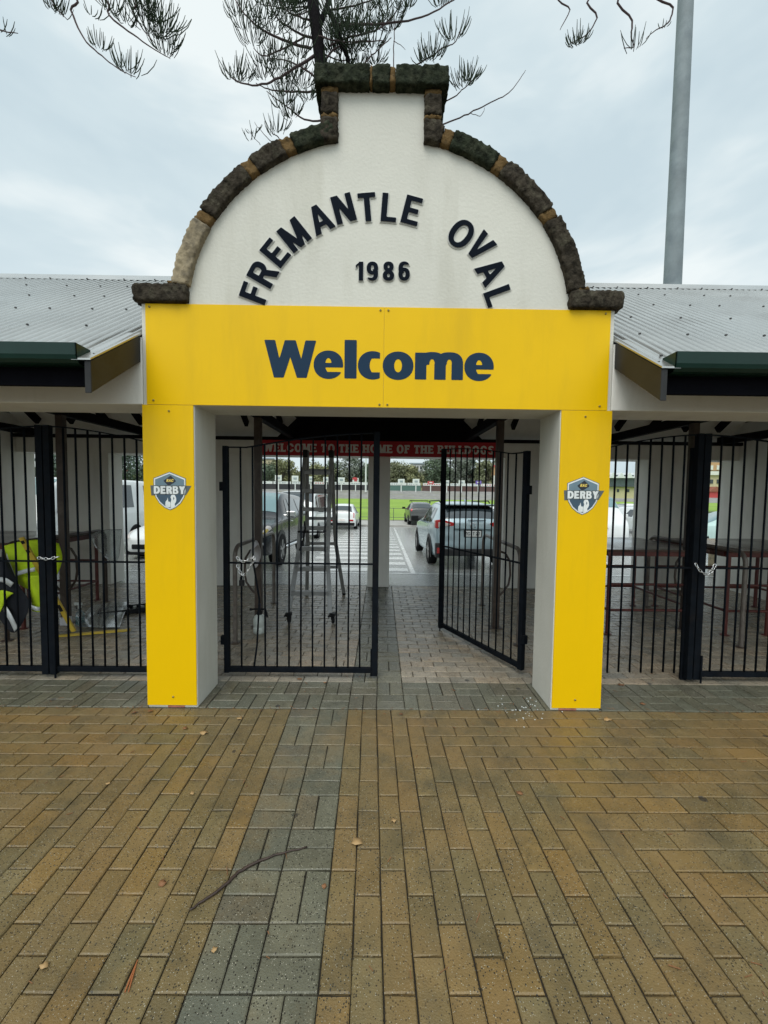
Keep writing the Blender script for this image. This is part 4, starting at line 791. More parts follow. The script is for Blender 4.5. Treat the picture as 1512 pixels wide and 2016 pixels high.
# ---------------------------------------------------------------- vehicles
def crv(v,t):
    n=len(v); x=t*(n-1); i=min(int(x),n-2); t=x-i; g=lambda k:v[max(0,min(n-1,k))]
    a,b,c,d=g(i-1),g(i),g(i+1),g(i+2); return [.5*((2*q)+(-p+r)*t+(2*p-5*q+4*r-s)*t*t+(-p+3*q-3*r+s)*t**3) for p,q,r,s in zip(a,b,c,d)]
class Car:
    """stations (y, sill z, belt z, top z, half width, roof half width), front at +y; local origin on the ground at the centre"""
    def __init__(s,st,name,label,loc,rz,paint,group=None,glass=None,wheels=((1.3,.33),(-1.35,.33)),tw=.2,clad=None,cat='car'):
        s.st=st; s.t=thing(name,label,cat,(0,0,0),group,local=True); s.t.location=loc; s.t.rotation_euler=(0,0,rz); s.paint=paint; s.glass=glass or GLASD
        nu,nv=72,30; V=[]
        for i in range(nu+1):
            for sgn in(1,-1):
                pass
        grid=[[s.P(i/nu,j/nv) for j in range(nv+1)] for i in range(nu+1)]
        mb=MB(); vs=[];fs=[]
        W_=2*nv+1
        for row in grid:
            vs+= [Vector((-p.x,p.y,p.z)) for p in row[::-1]][:-1]+row
        cols=2*nv+1
        for i in range(nu):
            for j in range(cols-1): fs.append((i*cols+j,i*cols+j+1,(i+1)*cols+j+1,(i+1)*cols+j))
        fs.append(tuple(range(cols))); fs.append(tuple(nu*cols+j for j in range(cols))[::-1])
        # section order runs from roof centre to sill, so close underneath
        for i in range(nu): fs.append((i*cols,(i+1)*cols,(i+1)*cols+cols-1,i*cols+cols-1))
        mb.add(vs,fs); mb.build('body',paint,s.t,smooth=True,auto=50)
        s.wz=wheels
        for wy,wr in wheels:
            hw=s.hw(wy)
            for sg in(-1,1):
                q=MB(); x=sg*(hw+.002); n=20; ra=wr+(.075 if clad else .03)
                pts=[(x,wy+ra*math.cos(a),wr*1.02+ra*math.sin(a)) for a in [PI*k/n for k in range(n+1)]]+[(x,wy-ra,.22),(x,wy+ra,.22)]
                q.prism(pts,(sg*.006,0,0)); q.build('wheel_arch',clad or BLKP,s.t)
                w=thing_part('wheel',s.t,(sg*(hw-tw*.5+.028),wy,wr))
                q=MB(); q.lathe([(wr*.62,-tw/2),(wr*.93,-tw/2),(wr,-tw/2+.03),(wr,tw/2-.03),(wr*.93,tw/2),(wr*.62,tw/2)],(0,0,0),28,'x'); q.build('tyre',RUBB,w,smooth=True,auto=40)
                q=MB(); xo=sg*(tw/2-.015)
                q.lathe([(0,xo*.6),(wr*.60,xo*.6)],(0,0,0),20,'x'); q.mi=1
                for k in range(5):
                    a=2*PI*k/5+.3
                    for da in(-.13,.13): q.bar((xo,0,0),(xo*.98,wr*.62*math.cos(a+da),wr*.62*math.sin(a+da)),.03,.035)
                q.lathe([(wr*.58,xo*.7),(wr*.64,xo*1.02),(wr*.66,xo*.9)],(0,0,0),24,'x'); q.lathe([(0,xo*1.05),(.05,xo*1.03),(.06,xo*.9)],(0,0,0),12,'x')
                q.build('rim',[BLKP,ALU],w)
    def row(s,u): return crv(s.st,u)
    def hw(s,y):
        ys_=[r[0] for r in s.st]
        for i in range(len(s.st)-1):
            if ys_[i]>=y>=ys_[i+1]:
                t=(ys_[i]-y)/(ys_[i]-ys_[i+1]); return s.st[i][4]*(1-t)+s.st[i+1][4]*t
        return s.st[len(s.st)//2][4]
    def P(s,u,v):
        y,zs,zb,zt,w,wr=s.row(u); g=max(0,zt-zb)
        sec=[(0,zt+.012),(wr*.55,zt+.004),(wr*.86,zt-.02*min(1,g/.2)),(wr,zt-.09*min(1,g/.3)),(wr+(w*.96-wr)*.55,zb+g*.40),(w*.965,zb+g*.03),(w*.985,zb-(zb-zs)*.10),(w,zb-(zb-zs)*.38),(w*.995,zb-(zb-zs)*.7),(w*.975,zs+.03),(w*.9,zs)]
        x,z=crv(sec,v); return Vector((max(0,x),y,z))
    def patch(s,name,m,u0,u1,v0,v1,off=.006,sides=(1,),nu=8,nv=6,shape=None,both=False,th=True):
        """surface-hugging panel; v in section parameter 0 (roof centre) .. 1 (sill)"""
        for sg in sides:
            mb=MB(); vs=[]
            for i in range(nu+1):
                for j in range(nv+1):
                    a,b=i/nu,j/nv
                    u=u0+(u1-u0)*a; v=v0+(v1-v0)*b
                    if shape: u,v=shape(a,b)
                    e=1e-3; p=s.P(u,v); du=s.P(min(1,u+e),v)-s.P(max(0,u-e),v); dv=s.P(u,min(1,v+e))-s.P(u,max(0,v-e)); n=du.cross(dv)
                    if n.length<1e-9: n=Vector((0,-1,0))
                    n.normalize()
                    c=Vector((0,y_mid(s),.6)); 
                    if n.dot(p-c)<0: n=-n
                    q=p+n*off; vs.append(Vector((sg*q.x,q.y,q.z)))
            mb.add(vs,[(i*(nv+1)+j,(i+1)*(nv+1)+j,(i+1)*(nv+1)+j+1,i*(nv+1)+j+1) for i in range(nu) for j in range(nv)])
            o=mb.build(name,m,s.t,smooth=True)
    def full(s,name,m,u0,u1,v,off=.006,nu=8,nv=14,pin=0):
        """panel across the centre line"""
        mb=MB(); vs=[]
        for i in range(nu+1):
            for j in range(-nv,nv+1):
                u=u0+(u1-u0)*i/nu; vv=v*abs(j)/nv; e=1e-3
                p=s.P(u,vv); du=s.P(min(1,u+e),vv)-s.P(max(0,u-e),vv); n=Vector((0,-du.z,du.y)); 
                if n.length<1e-9: n=Vector((0,0,1))
                n.normalize()
                if n.z<-.05 or (abs(n.z)<=.05 and n.y*(p.y)<0): n=-n
                q=p+n*off; vs.append(Vector((math.copysign(q.x,j) if j else 0,q.y,q.z)))
        k=2*nv+1
        mb.add(vs,[(i*k+j,(i+1)*k+j,(i+1)*k+j+1,i*k+j+1) for i in range(nu) for j in range(k-1)]); return mb.build(name,m,s.t,smooth=True)
    def box(s,name,m,c,d,bev=.01,rot=None): q=MB(); q.box(c,d,rot); return q.build(name,m,s.t,bevel=bev)
    def mirrors(s,y,z,w,m):
        for sg in(-1,1):
            q=MB(); q.box((sg*(w+.14),y,z),(.22,.10,.15)); q.box((sg*(w+.0),y,z-.03),(.10,.05,.04)); q.build('mirror',m,s.t,bevel=.03)
    def side_windows(s,us,v0=.33,v1=.50,off=.007):
        for u0,u1,k0,k1 in us:
            # k: how far each upper corner leans in
            s.patch('side_window',s.glass,u0,u1,v0,v1,off,sides=(1,-1),shape=lambda a,b,u0=u0,u1=u1,k0=k0,k1=k1:(u0+(u1-u0)*a+(1-b)*(k0*(1-a)-k1*a),v0+(v1-v0)*b))
    def plate(s,txt,y,z,back=True,w=.372,h=.134,m=None):
        sg=-1 if back else 1
        q=MB(); q.box((0,y,z),(w,.012,h)); q.build('number_plate',m or SHW,s.t,bevel=.003)
        if txt:
            q=MB(); text(q,txt,h*.56,(0,y+sg*.0085,z-h*.27),(-sg,0,0),(0,0,1),.17,res=12,track=.13,center=True,space=.2); q.build('plate_lettering',SHN,s.t)
def y_mid(s): return 0
def thing_part(name,parent,loc):
    me=bpy.data.meshes.new(name); q=MB(); q.lathe([(0,-.06),(.05,-.06),(.05,.06),(0,.06)],(0,0,0),8,'x'); o=q.build(name,BLKP,None); o.parent=parent; o.location=loc; o['_o']=[0,0,0]; return o
def paint(name,c,metal=.3,rough=.22): return mat(name,c,rough,metal,.04,3,coat=.3,spec=.45)
P_SUB=paint('pale_grey_blue_paint',(.36,.46,.50)); P_DGR=paint('dark_grey_paint',(.035,.036,.039)); P_WHT=paint('white_car_paint',(.72,.74,.73),0); P_SIL=paint('silver_car_paint',(.42,.44,.45),.5); P_DRK=paint('charcoal_car_paint',(.06,.062,.06)); P_GRN=paint('pale_green_car_paint',(.45,.60,.56),.1); P_BLU=paint('blue_car_paint',(.06,.12,.22))
def st_suv(L,w,h):  # crossover, high tail
    a=L/2; return [(a,.42,.66,.68,w*.72,w*.60),(a-.06,.28,.76,.78,w*.86,w*.74),(a-.35,.24,.90,.93,w*.96,w*.80),(a-.95,.24,.97,1.02,w,w*.83),(a-1.30,.24,1.00,1.10,w,w*.82),(a-1.75,.24,1.01,h-.22,w,w*.76),(a-2.15,.24,1.02,h-.05,w,w*.73),(a-2.7,.24,1.03,h,w,w*.72),(a-3.4,.24,1.04,h-.03,w,w*.72),(-a+.62,.25,1.06,h-.09,w*.99,w*.70),(-a+.28,.28,1.05,h-.26,w*.965,w*.72),(-a+.12,.32,1.0,1.12,w*.94,w*.84),(-a+.06,.34,.92,.98,w*.92,w*.86),(-a+.03,.36,.74,.78,w*.91,w*.86),(-a,.38,.62,.66,w*.88,w*.82)]
def st_sedan(L,w,h):
    a=L/2; return [(a,.36,.56,.58,w*.66,w*.5),(a-.08,.24,.64,.66,w*.84,w*.7),(a-.4,.2,.76,.79,w*.95,w*.78),(a-1.0,.2,.84,.88,w,w*.82),(a-1.35,.2,.88,.98,w,w*.8),(a-1.9,.2,.90,h-.16,w,w*.72),(a-2.3,.2,.91,h-.02,w,w*.68),(a-2.8,.2,.92,h,w,w*.67),(a-3.3,.2,.93,h-.08,w,w*.68),(-a+.75,.2,.94,1.06,w*.98,w*.76),(-a+.3,.22,.92,.98,w*.95,w*.78),(-a+.06,.26,.82,.86,w*.9,w*.76),(-a,.36,.6,.63,w*.84,w*.7)]
def st_hatch(L,w,h):
    a=L/2; return [(a,.36,.56,.58,w*.66,w*.5),(a-.08,.24,.66,.68,w*.84,w*.7),(a-.4,.2,.80,.83,w*.95,w*.78),(a-.85,.2,.87,.92,w,w*.82),(a-1.15,.2,.89,1.0,w,w*.8),(a-1.6,.2,.90,h-.15,w,w*.74),(a-2.0,.2,.91,h-.01,w,w*.71),(a-2.6,.2,.92,h,w,w*.70),(-a+.55,.2,.93,h-.06,w*.99,w*.70),(-a+.22,.22,.94,h-.3,w*.96,w*.74),(-a+.08,.24,.88,.96,w*.93,w*.82),(-a+.03,.28,.66,.70,w*.91,w*.82),(-a,.34,.56,.6,w*.86,w*.78)]
def st_van(L,w,h):
    a=L/2; return [(a,.36,.60,.64,w*.8,w*.72),(a-.05,.26,.85,.9,w*.92,w*.85),(a-.22,.24,1.05,1.12,w*.97,w*.88),(a-.55,.22,1.12,h-.42,w,w*.86),(a-.9,.22,1.14,h-.10,w,w*.84),(a-1.3,.22,1.15,h-.01,w,w*.84),(a-2.5,.22,1.15,h,w,w*.84),(-a+.5,.22,1.15,h,w,w*.84),(-a+.12,.24,1.15,h-.06,w*.99,w*.82),(-a+.04,.28,1.1,h-.35,w*.98,w*.84),(-a+.02,.3,.8,.9,w*.97,w*.88),(-a,.34,.6,.64,w*.94,w*.86)]
def st_ute(L,w,h):
    a=L/2; return [(a,.50,.80,.84,w*.74,w*.62),(a-.07,.38,.96,1.0,w*.88,w*.78),(a-.35,.34,1.06,1.10,w*.96,w*.82),(a-1.0,.34,1.12,1.17,w,w*.85),(a-1.35,.34,1.14,1.25,w,w*.83),(a-1.8,.34,1.15,h-.22,w,w*.77),(a-2.15,.34,1.16,h-.03,w,w*.74),(a-2.7,.34,1.16,h,w,w*.73),(a-3.3,.34,1.17,h-.03,w,w*.73),(a-3.5,.34,1.17,h-.14,w,w*.74),(a-3.62,.36,1.17,1.24,w,w*.86),(-a+.3,.38,1.17,1.22,w*.98,w*.88),(-a+.04,.42,1.1,1.16,w*.96,w*.86),(-a,.5,.7,.74,w*.93,w*.84)]
CLAD=mat('matte_black_cladding',(.03,.03,.032),.6)
# grey-blue crossover, tail towards the camera
c=Car(st_suv(4.46,.90,1.58),'parked_car','pale blue grey crossover parked tail first behind the open gate',(2.12,8.28,gz(8.2)),.02,P_SUB,wheels=((1.36,.345),(-1.32,.345)),clad=CLAD)
c.t.rotation_euler=(math.radians(-1.7),0,.02)
c.full('rear_window',GLASD,.655,.765,.235,.008); c.full('windscreen',GLASD,.31,.41,.22,.008)
c.side_windows([(.36,.44,.05,.0),(.45,.545,.0,.0),(.555,.625,.0,.04)])

for sg in(-1,1):
    q=MB(); q.prism([(sg*x,-2.0,z) for x,z in[(.865,1.13),(.72,1.15),(.40,1.07),(.43,1.0),(.68,.92),(.87,.95)]],(0,-.165,0)); q.build('tail_lamp',REDL,c.t,bevel=.012)
    q=MB(); q.prism([(sg*x,-2.1,z) for x,z in[(.80,1.085),(.70,1.095),(.52,1.05),(.53,1.02),(.70,.975),(.80,.98)]],(0,-.075,0)); q.build('lamp_inner',CLRL,c.t,bevel=.006)
c.box('spoiler',P_SUB,(0,-1.72,1.50),(1.22,.24,.035),.012); c.box('spoiler_lip',BLKP,(0,-1.80,1.476),(1.20,.2,.02),.006)
c.box('bumper_trim',CLAD,(0,-2.205,.40),(1.60,.10,.17),.03)
for sg in(-1,1): c.box('corner_trim',CLAD,(sg*.77,-2.17,.44),(.20,.16,.34),.03); c.box('reflector',REDL,(sg*.77,-2.262,.44),(.15,.02,.13),.008)
for sg in(-1,1):
    q=MB(); q.tube([(sg*.62,.55,1.53),(sg*.63,.45,1.60),(sg*.63,-1.2,1.60),(sg*.62,-1.35,1.545)],.016,8); q.build('roof_rail',BLKP,c.t,smooth=True)
q=MB(); q.prism([(0,-1.2,1.57),(0,-1.28,1.64),(0,-1.36,1.565)],(.02,0,0)); q.build('aerial_fin',P_SUB,c.t)
c.box('wiper',BLKP,(.1,-2.145,1.14),(.42,.02,.02),.004); c.plate('1GJT 27',-2.215,.83,m=SHW); c.box('plate_frame',BLKP,(0,-2.200,.83),(.42,.02,.18),.004); c.box('tailgate_trim',mat('tailgate_trim_paint',(.20,.27,.29),.3,.3),(0,-2.19,.94),(.9,.04,.03),.01)
q=MB(); q.lathe([(.05,-.004),(.062,-.008),(.07,0)],(0,-2.19,1.02),20,'y'); q.build('badge',CHROME,c.t)
c.mirrors(.78,1.08,.90,BLKP)
def st_big(L,w,h): return [(y,zs+.08,zb*1.08,zt*1.08 if zt<1.2 else (zt if y>-1.6 else max(zt,h-(.05 if y<-1.7 and y>-2.0 else .13))),hw_,wr) for y,zs,zb,zt,hw_,wr in st_suv(L,w,h)]
# dark grey dual cab ute facing the camera (nose toward -y)
c=Car(st_big(5.0,.95,1.80),'parked_car','large dark grey four wheel drive facing the gates left of the crossing',(-3.29,7.95,gz(8.0)),PI,P_DGR,wheels=((1.48,.385),(-1.40,.385)),tw=.25,clad=CLAD)
c.t.rotation_euler=(math.radians(1.7),0,PI); c.glass=GLASD
c.full('windscreen',GLASS,.305,.425,.235,.010); c.side_windows([(.36,.44,.05,0),(.455,.55,0,0),(.565,.70,.0,.03)]); c.mirrors(1.05,1.22,.93,CHROME)
c.patch('headlamp',CLRL,.055,.135,.36,.58,.012,sides=(1,-1)); YLA=mat('amber_lamp',(.6,.45,.08),.2,0,.1); c.patch('indicator_lamp',YLA,.07,.11,.46,.56,.018,sides=(1,-1))
c.box('grille',BLKP,(0,2.47,.82),(1.05,.06,.24),.02); c.box('bumper',CHROME,(0,2.44,.60),(1.60,.16,.10),.04); c.box('lower_bumper',BLKP,(0,2.43,.44),(1.6,.14,.18),.03)
for sg in(-1,1):
    q=MB(); q.tube([(sg*.98,1.15,.42),(sg*1.0,0,.42),(sg*.98,-1.1,.42)],.035,8); q.build('side_step',CHROME,c.t,smooth=True)
for sg in(-1,1): c.box('door_handle',CHROME,(sg*.945,.35,1.02),(.03,.16,.03),.008); c.box('door_handle',CHROME,(sg*.945,-.6,1.02),(.03,.16,.03),.008)
# white van behind it
c=Car(st_van(4.9,.90,2.05),'parked_van','white van parked beyond the large dark grey four wheel drive',(-3.55,15.6,gz(15.6)),PI,P_WHT,wheels=((1.45,.34),(-1.3,.34)),cat='van')
c.full('windscreen',GLASD,.27,.40,.24,.010); c.side_windows([(.32,.44,.03,0),(.47,.60,0,0),(.63,.80,0,0)],.32,.47)
c.mirrors(1.7,1.25,.9,BLKP)
# white hatchback, tail to camera, by the kerb
c=Car(st_hatch(3.9,.84,1.47),'parked_car','small white hatchback parked by the oval beyond the ladder',(-2.22,21.55+.2,gz(21.6)),.0,P_WHT,wheels=((1.2,.29),(-1.2,.29)))
c.full('rear_window',GLASD,.68,.79,.23,.008); c.side_windows([(.36,.46,.05,0),(.48,.60,0,.02)]); c.patch('tail_lamp',REDL,.80,.90,.28,.42,.012,sides=(1,-1)); c.box('bumper',BLKP,(0,-1.95,.36),(1.5,.08,.18),.03)
c.box('number_plate',SIGNW,(0,-1.965,.60),(.36,.02,.12),.004)
for sg in(-1,1): c.box('reflector',REDL,(sg*.56,-1.955,.58),(.24,.03,.10),.01)
# dark wagon by the fence
c=Car(st_suv(4.5,.88,1.50),'parked_car','charcoal wagon with roof bars parked near the oval fence',(2.72,25.2,-.475),.02,P_DRK,wheels=((1.36,.33),(-1.32,.33)))
c.full('rear_window',GLASD,.655,.765,.235,.008); c.side_windows([(.36,.44,.05,.0),(.45,.545,.0,.0),(.555,.625,.0,.04)]); c.patch('tail_lamp',REDL,.78,.86,.22,.44,.012,sides=(1,-1)); c.mirrors(.8,1.05,.88,BLKP)
q=MB(); [q.tube([(-.66,y,1.60),(.66,y,1.60)],.02,6) for y in(.2,-.8)]; [q.tube([(s*.62,.4,1.5),(s*.62,.3,1.57),(s*.62,-1.2,1.57),(s*.62,-1.3,1.48)],.015,6) for s in(-1,1)]; q.build('roof_bars',BLKP,c.t)
# white sedan and van seen through the left wing
c=Car(st_sedan(4.6,.90,1.46),'parked_car','white sedan facing the pavilion just left of the left yellow pillar',(-5.72,9.4,gz(9.4)),PI,P_WHT,wheels=((1.4,.32),(-1.38,.32)))
c.full('windscreen',GLASS,.325,.45,.235,.010); c.side_windows([(.38,.48,.05,0),(.495,.60,0,.04)]); c.patch('headlamp',CLRL,.05,.16,.40,.56,.012,sides=(1,-1)); c.box('grille',BLKP,(0,2.27,.40),(1.2,.08,.14),.03); c.mirrors(.62,.98,.9,P_WHT); c.box('under_tray',BLKP,(0,2.2,.24),(1.5,.1,.12),.02)
c=Car(st_van(5.0,.92,2.12),'parked_van','white van parked left of the white sedan behind the left gate',(-8.75,8.5,gz(8.5)),PI,P_WHT,wheels=((1.5,.34),(-1.3,.34)),cat='van')
c.full('windscreen',GLASS,.27,.40,.24,.010); c.side_windows([(.32,.44,.03,0),(.47,.60,0,0),(.63,.80,0,0)],.32,.47); c.mirrors(1.75,1.3,.92,BLKP); c.box('grille',BLKP,(0,2.47,.75),(1.1,.08,.18),.03); c.patch('headlamp',CLRL,.05,.12,.40,.56,.012,sides=(1,-1))
# right wing
c=Car(st_van(4.9,.92,1.95),'parked_van','white people mover facing the pavilion right of the right yellow pillar',(8.0,13.4,gz(13.4)),PI,P_WHT,wheels=((1.5,.34),(-1.3,.34)),cat='van')
c.full('windscreen',GLASS,.27,.40,.24,.010); c.side_windows([(.32,.44,.03,0),(.47,.60,0,0)],.32,.47); c.box('bumper_gap',BLKP,(0,2.44,.42),(1.6,.08,.10),.02); c.mirrors(1.75,1.2,.92,P_WHT); q=MB(); q.lathe([(.05,.0),(.07,.01),(.08,0)],(0,2.45,.78),16,'y'); q.build('badge',CHROME,c.t)
c=Car(st_sedan(4.6,.90,1.42),'parked_car','pale green car with black mesh wheels at the far right',(13.0,11.7,gz(11.7)),math.radians(75),P_GRN,wheels=((1.4,.36),(-1.38,.36))); c.side_windows([(.38,.48,.05,0),(.495,.60,0,.04)]); c.full('windscreen',GLASS,.325,.45,.235,.010)
spc=[('silver sedan parked beyond the white people mover',st_sedan,P_SIL,9.9,19.5,PI),('white hatchback in the far row on the right',st_hatch,P_WHT,15.0,19.5,PI),('dark blue hatchback in the far row on the right',st_hatch,P_BLU,18.6,21.5,PI),('silver hatchback farthest right in the far row',st_hatch,P_SIL,17.2,25.5,PI/2),('charcoal sedan in the far row on the right',st_sedan,P_DRK,23.2,28,PI/2),('white crossover behind the silver hatchback on the right',st_suv,P_WHT,21,31.5,PI/2),('white sedan just beyond the blue grey crossover',st_sedan,P_WHT,4.9,12.6+3,0)]
for lab,fn,pt,x,y,rz in spc:
    L_=4.4; c=Car(fn(L_,.88,1.48),'parked_car',lab,(x,y,gz(y) if y<23 else -.55),rz,pt,wheels=((1.35,.32),(-1.35,.32)),group='cars parked across the car park'); c.full('windscreen',GLASD,.325,.44,.23,.010); c.full('rear_window',GLASD,.68,.77,.22,.010); c.side_windows([(.38,.48,.05,0),(.495,.60,0,.03)])
CAB=mat('pale_green_cabinet_paint',(.36,.44,.38),.5)
cb=thing('utility_cabinet','pale green utility cabinet behind the right wing columns','cabinet',tuple((7.15,6.0,gz(6)))); MB().bx(6.85,7.30,5.8,6.2,-.05,1.42).build('body',CAB,cb,bevel=.01); MB().bx(6.82,7.33,5.77,6.23,1.42,1.46).build('lid',CAB,cb,bevel=.01); MB().bx(6.88,7.27,5.785,5.8,.1,1.38).build('door',CAB,cb,bevel=.004)
sbk=MB(); sbk.bx(8.05,8.55,6.2,6.6,-.1,.62); tag(sbk.build('stone_block',STONEL,loc=(8.3,6.4,0),bevel=.03),'rough limestone block beside the utility cabinet','stone block')
# ---------------------------------------------------------------- oval fence, boards, embankment
fn=thing('oval_fence','low two rail pipe fence around the oval','fence',(0,27.45,-.6)); FM=mat('fence_pipe_paint',(.09,.10,.09),.5)
for z in(.45,-.24): q=MB(); q.tube([(-45,27.5,z+.02),(45,27.5,z+.02)],.022,6); q.build('rail',FM,fn)
for i in range(31): q=MB(); q.tube([(-45+3*i+1.0,27.5,-.7),(-45+3*i+1.0,27.5,.5)],.025,6); q.build('post',FM,fn)
HB=[mat('hoarding_black',(.03,.03,.033),.7),mat('hoarding_green',(.08,.15,.13),.7),mat('hoarding_maroon',(.10,.055,.05),.7)]
WB=mat('board_white',(.62,.64,.63),.6,0,.06,2); FADE=mat('board_faded_print',(.30,.34,.36),.6,0,.5,3); RED2=mat('board_red',(.45,.05,.06),.6); PUR=mat('board_purple',(.16,.10,.40),.6); GRY2=mat('board_grey_print',(.25,.30,.32),.6)
Yh=168.0; zg=2.25
for i,(x0,x1,m,lab) in enumerate([(-120,-62,2,'long brown hoarding fence behind the oval at far left'),(-60,-30,0,'long black hoarding fence behind the oval left of the ladder'),(-29,-5,0,'black hoarding fence behind the oval beyond the ladder'),(-4.5,17,1,'dark green hoarding fence straight beyond the middle column'),(17.5,60,2,'maroon hoarding fence behind the oval on the right')]):
    t=thing('hoarding_fence',lab,'fence',((x0+x1)/2,Yh,zg),'hoarding fences behind the oval'); MB().bx(x0,x1,Yh,Yh+.15,zg,zg+3.0-.4).build('panel',HB[m],t)
    x=x0+.4; k=0
    while x<x1-5:
        wdt=random.choice((5.5,7.5,9)); q=MB(); q.bx(x,min(x+wdt,x1),Yh-.12,Yh-.02,zg+2.3,zg+3.4); q.build('banner',WB,t)
        q=MB(); n_=int(wdt/1.1); [q.bx(x+.6+j*1.0,x+.6+j*1.0+random.uniform(.3,.75),Yh-.15,Yh-.125,zg+2.65,zg+3.05) for j in range(max(1,n_-1)) if x+2+j<x1]; q.build('banner_print',random.choice([FADE,GRY2,RED2 if k%3==0 else FADE]),t); x+=wdt+.4; k+=1
bl=[(548,941,13,11,FADE,WB),(581,942,13,11,FADE,WB),(612,943,11,10,FADE,WB),(642,944,11,10,GRY2,WB),(672,945,13,10,GRY2,WB),(700,946,12,10,RED2,WB),(790,948,13,10,GRY2,WB),(819,948,13,10,FADE,WB),(848,950,12,5,WB,RED2),(880,950,12,9,FADE,WB),(909,950,12,9,FADE,WB),(942,950,11,7,WB,PUR),(252,926,18,14,RED2,WB),(1000,952,11,9,FADE,WB)]
names=['pale signboard on a white post at far left of the oval','second white signboard from the left across the oval','white signboard seen through the ladder','white signboard just right of the ladder','white signboard with grey emblem across the oval','white signboard topped by a red dome shape','pale signboard left of the blue grey crossover','second pale signboard left of the blue grey crossover','small flat red signboard above the crossover','white signboard above the crossover near the gate stile','white signboard over the crossover roof','small purple signboard above the crossover','large white signboard with red print by the white van','white signboard hidden beside the right inner post']
for (x,y,w_,h_,pm,bm_),lab in zip(bl,names):
    p=at(x,y,163); s_=166/FPX; t=thing('signboard',lab,'signboard',(p.x,163,2.0),'signboards on posts around the oval'); W2=w_*s_/2; H2=h_*s_/2
    MB().bx(p.x-W2,p.x+W2,162.9,163.1,p.z-H2,p.z+H2).build('board',bm_,t); q=MB(); q.bx(p.x-W2*.45,p.x+W2*.5,162.8,162.88,p.z-H2*.35,p.z+H2*.4); q.build('print',pm,t)
    q=MB(); q.bx(p.x-.18,p.x+.18,163.12,163.4,1.4,p.z+H2*.3); q.build('post',WB,t)
    if 'dome' in lab: q=MB(); q.prism([(p.x-W2*1.1+W2*.9*(1+math.cos(a)),162.7,p.z+H2*.4+W2*.75*math.sin(a)) for a in [PI*k/10 for k in range(11)]],(0,.1,0)); q.build('dome_emblem',RED2,t)
# ---------------------------------------------------------------- trees
def foliage_mat(n,c): return mat(n,c,.9,0,.5,.35)
LM=[foliage_mat('gum_leaves_olive',(.17,.18,.105)),foliage_mat('dense_leaves_green',(.105,.14,.09)),foliage_mat('yellow_green_leaves',(.23,.235,.12)),foliage_mat('grey_green_leaves',(.17,.19,.155)),foliage_mat('dark_pine_leaves',(.07,.095,.075))]  # greens lightened so distance mist is carried by the leaf colour
BK=mat('tree_bark_grey',(.10,.085,.07),.9)
def tree(label,x,y,zb,h,rx,m,seed,n=1500,leaf=.55,airy=0,ry=None):
    rd=random.Random(seed); t=thing('tree',label,'tree',(x,y,zb),'trees on the hillside beyond the oval'); ry=ry or rx
    q=MB(); zc=zb+h*.30
    q.tube([(x,y,zb-1),(x+rd.uniform(-.3,.3),y,zc),(x+rd.uniform(-.8,.8),y,zb+h*.75)],[.45*h/12,.32*h/12,.1],7)
    cl=[]
    for k in range(16+int(rx*2)):
        a=rd.uniform(0,2*PI); rr=math.sqrt(rd.random()); zz=rd.random(); kx=math.sin(PI*(.25+.65*zz))
        c=Vector((x+rx*.75*rr*math.cos(a)*kx,y+ry*.75*rr*math.sin(a)*kx,zb+h*(.10+.80*zz))); cl.append((c,rx*rd.uniform(.22,.42)))
        q.tube([(x,y,zc*.6+zb*.4),c],[.12*h/12,.03],5)
    q.build('trunk',BK,t)
    f=MB(); vs=[];fs=[]
    for i in range(n):
        c,r_=cl[rd.randrange(len(cl))]
        d=Vector((rd.gauss(0,1),rd.gauss(0,1),rd.gauss(0,.8))).normalized()*r_*(rd.random()**.4); p=c+d
        s=leaf*rd.uniform(.5,1.1); u=Vector((rd.gauss(0,1),rd.gauss(0,1),rd.gauss(0,1))).normalized(); v=u.cross(Vector((rd.gauss(0,1),rd.gauss(0,1),rd.gauss(0,1)))).normalized()
        b=len(vs); vs+=[p-u*s*.5,p+v*s*.4,p+u*s*.5,p-v*s*.4]; fs.append((b,b+1,b+2,b+3))
    f.add(vs,fs); f.build('crown',m,t); return t
def tr_px(label,x,ytop,ybot,wpx,Y,m,seed,n=1500,leaf=.8):
    p=at(x,ytop,Y);b=at(x,ybot,Y); h=p.z-b.z; rx=wpx/2*(Y+CD)/FPX; tree(label,p.x,Y,b.z,h,rx,m,seed,n,leaf)
T=[('dark green tree low on the left behind the sprayer view',520,915,962,60,176,1,900),('yellow green gum left of the ladder',560,903,955,50,186,2,1100),('olive gum seen just left of the ladder top',548,905,950,34,200,0,700),('yellow green gum seen through the ladder',625,912,958,56,184,2,1100),('dark round tree behind the ladder rungs',650,908,956,44,190,1,900),('tall airy gum right of the ladder',692,898,950,52,186,3,1000),('low grey green tree by the light tower',725,915,958,44,182,1,900),('olive gum right of the middle column',785,912,958,46,184,0,1100),('yellow green gum below the hillside house',812,922,960,40,182,2,800),('dense dark tree right of the hillside house',862,903,958,60,184,1,1400),('grey green gum above the crossover',900,905,958,56,186,3,1300),('tall layered pine above the crossover',925,896,955,36,196,4,900),('rounded olive tree by the right inner post',958,908,958,50,180,0,1100),('dark evergreen at far left of the oval',70,880,975,150,120,4,2200),('dark evergreen beside the tall white sign at left',255,880,965,90,140,4,1800),('dark tree behind the left wing columns',160,885,965,110,140,1,1500),('dark tree beyond the left inner columns',350,890,962,160,170,4,1500),('dark green tree left of the sprayer view',460,900,962,90,176,1,1200),('olive tree hidden beyond the middle column',748,905,958,50,184,0,900)]
for i,(lab,x,yt,ybt,wp,Y,mi_,n) in enumerate(T): tr_px(lab,x,yt-2,ybt,wp*1.35,Y,LM[mi_],100+i,int(n*3.2),.95 if Y>150 else .8)
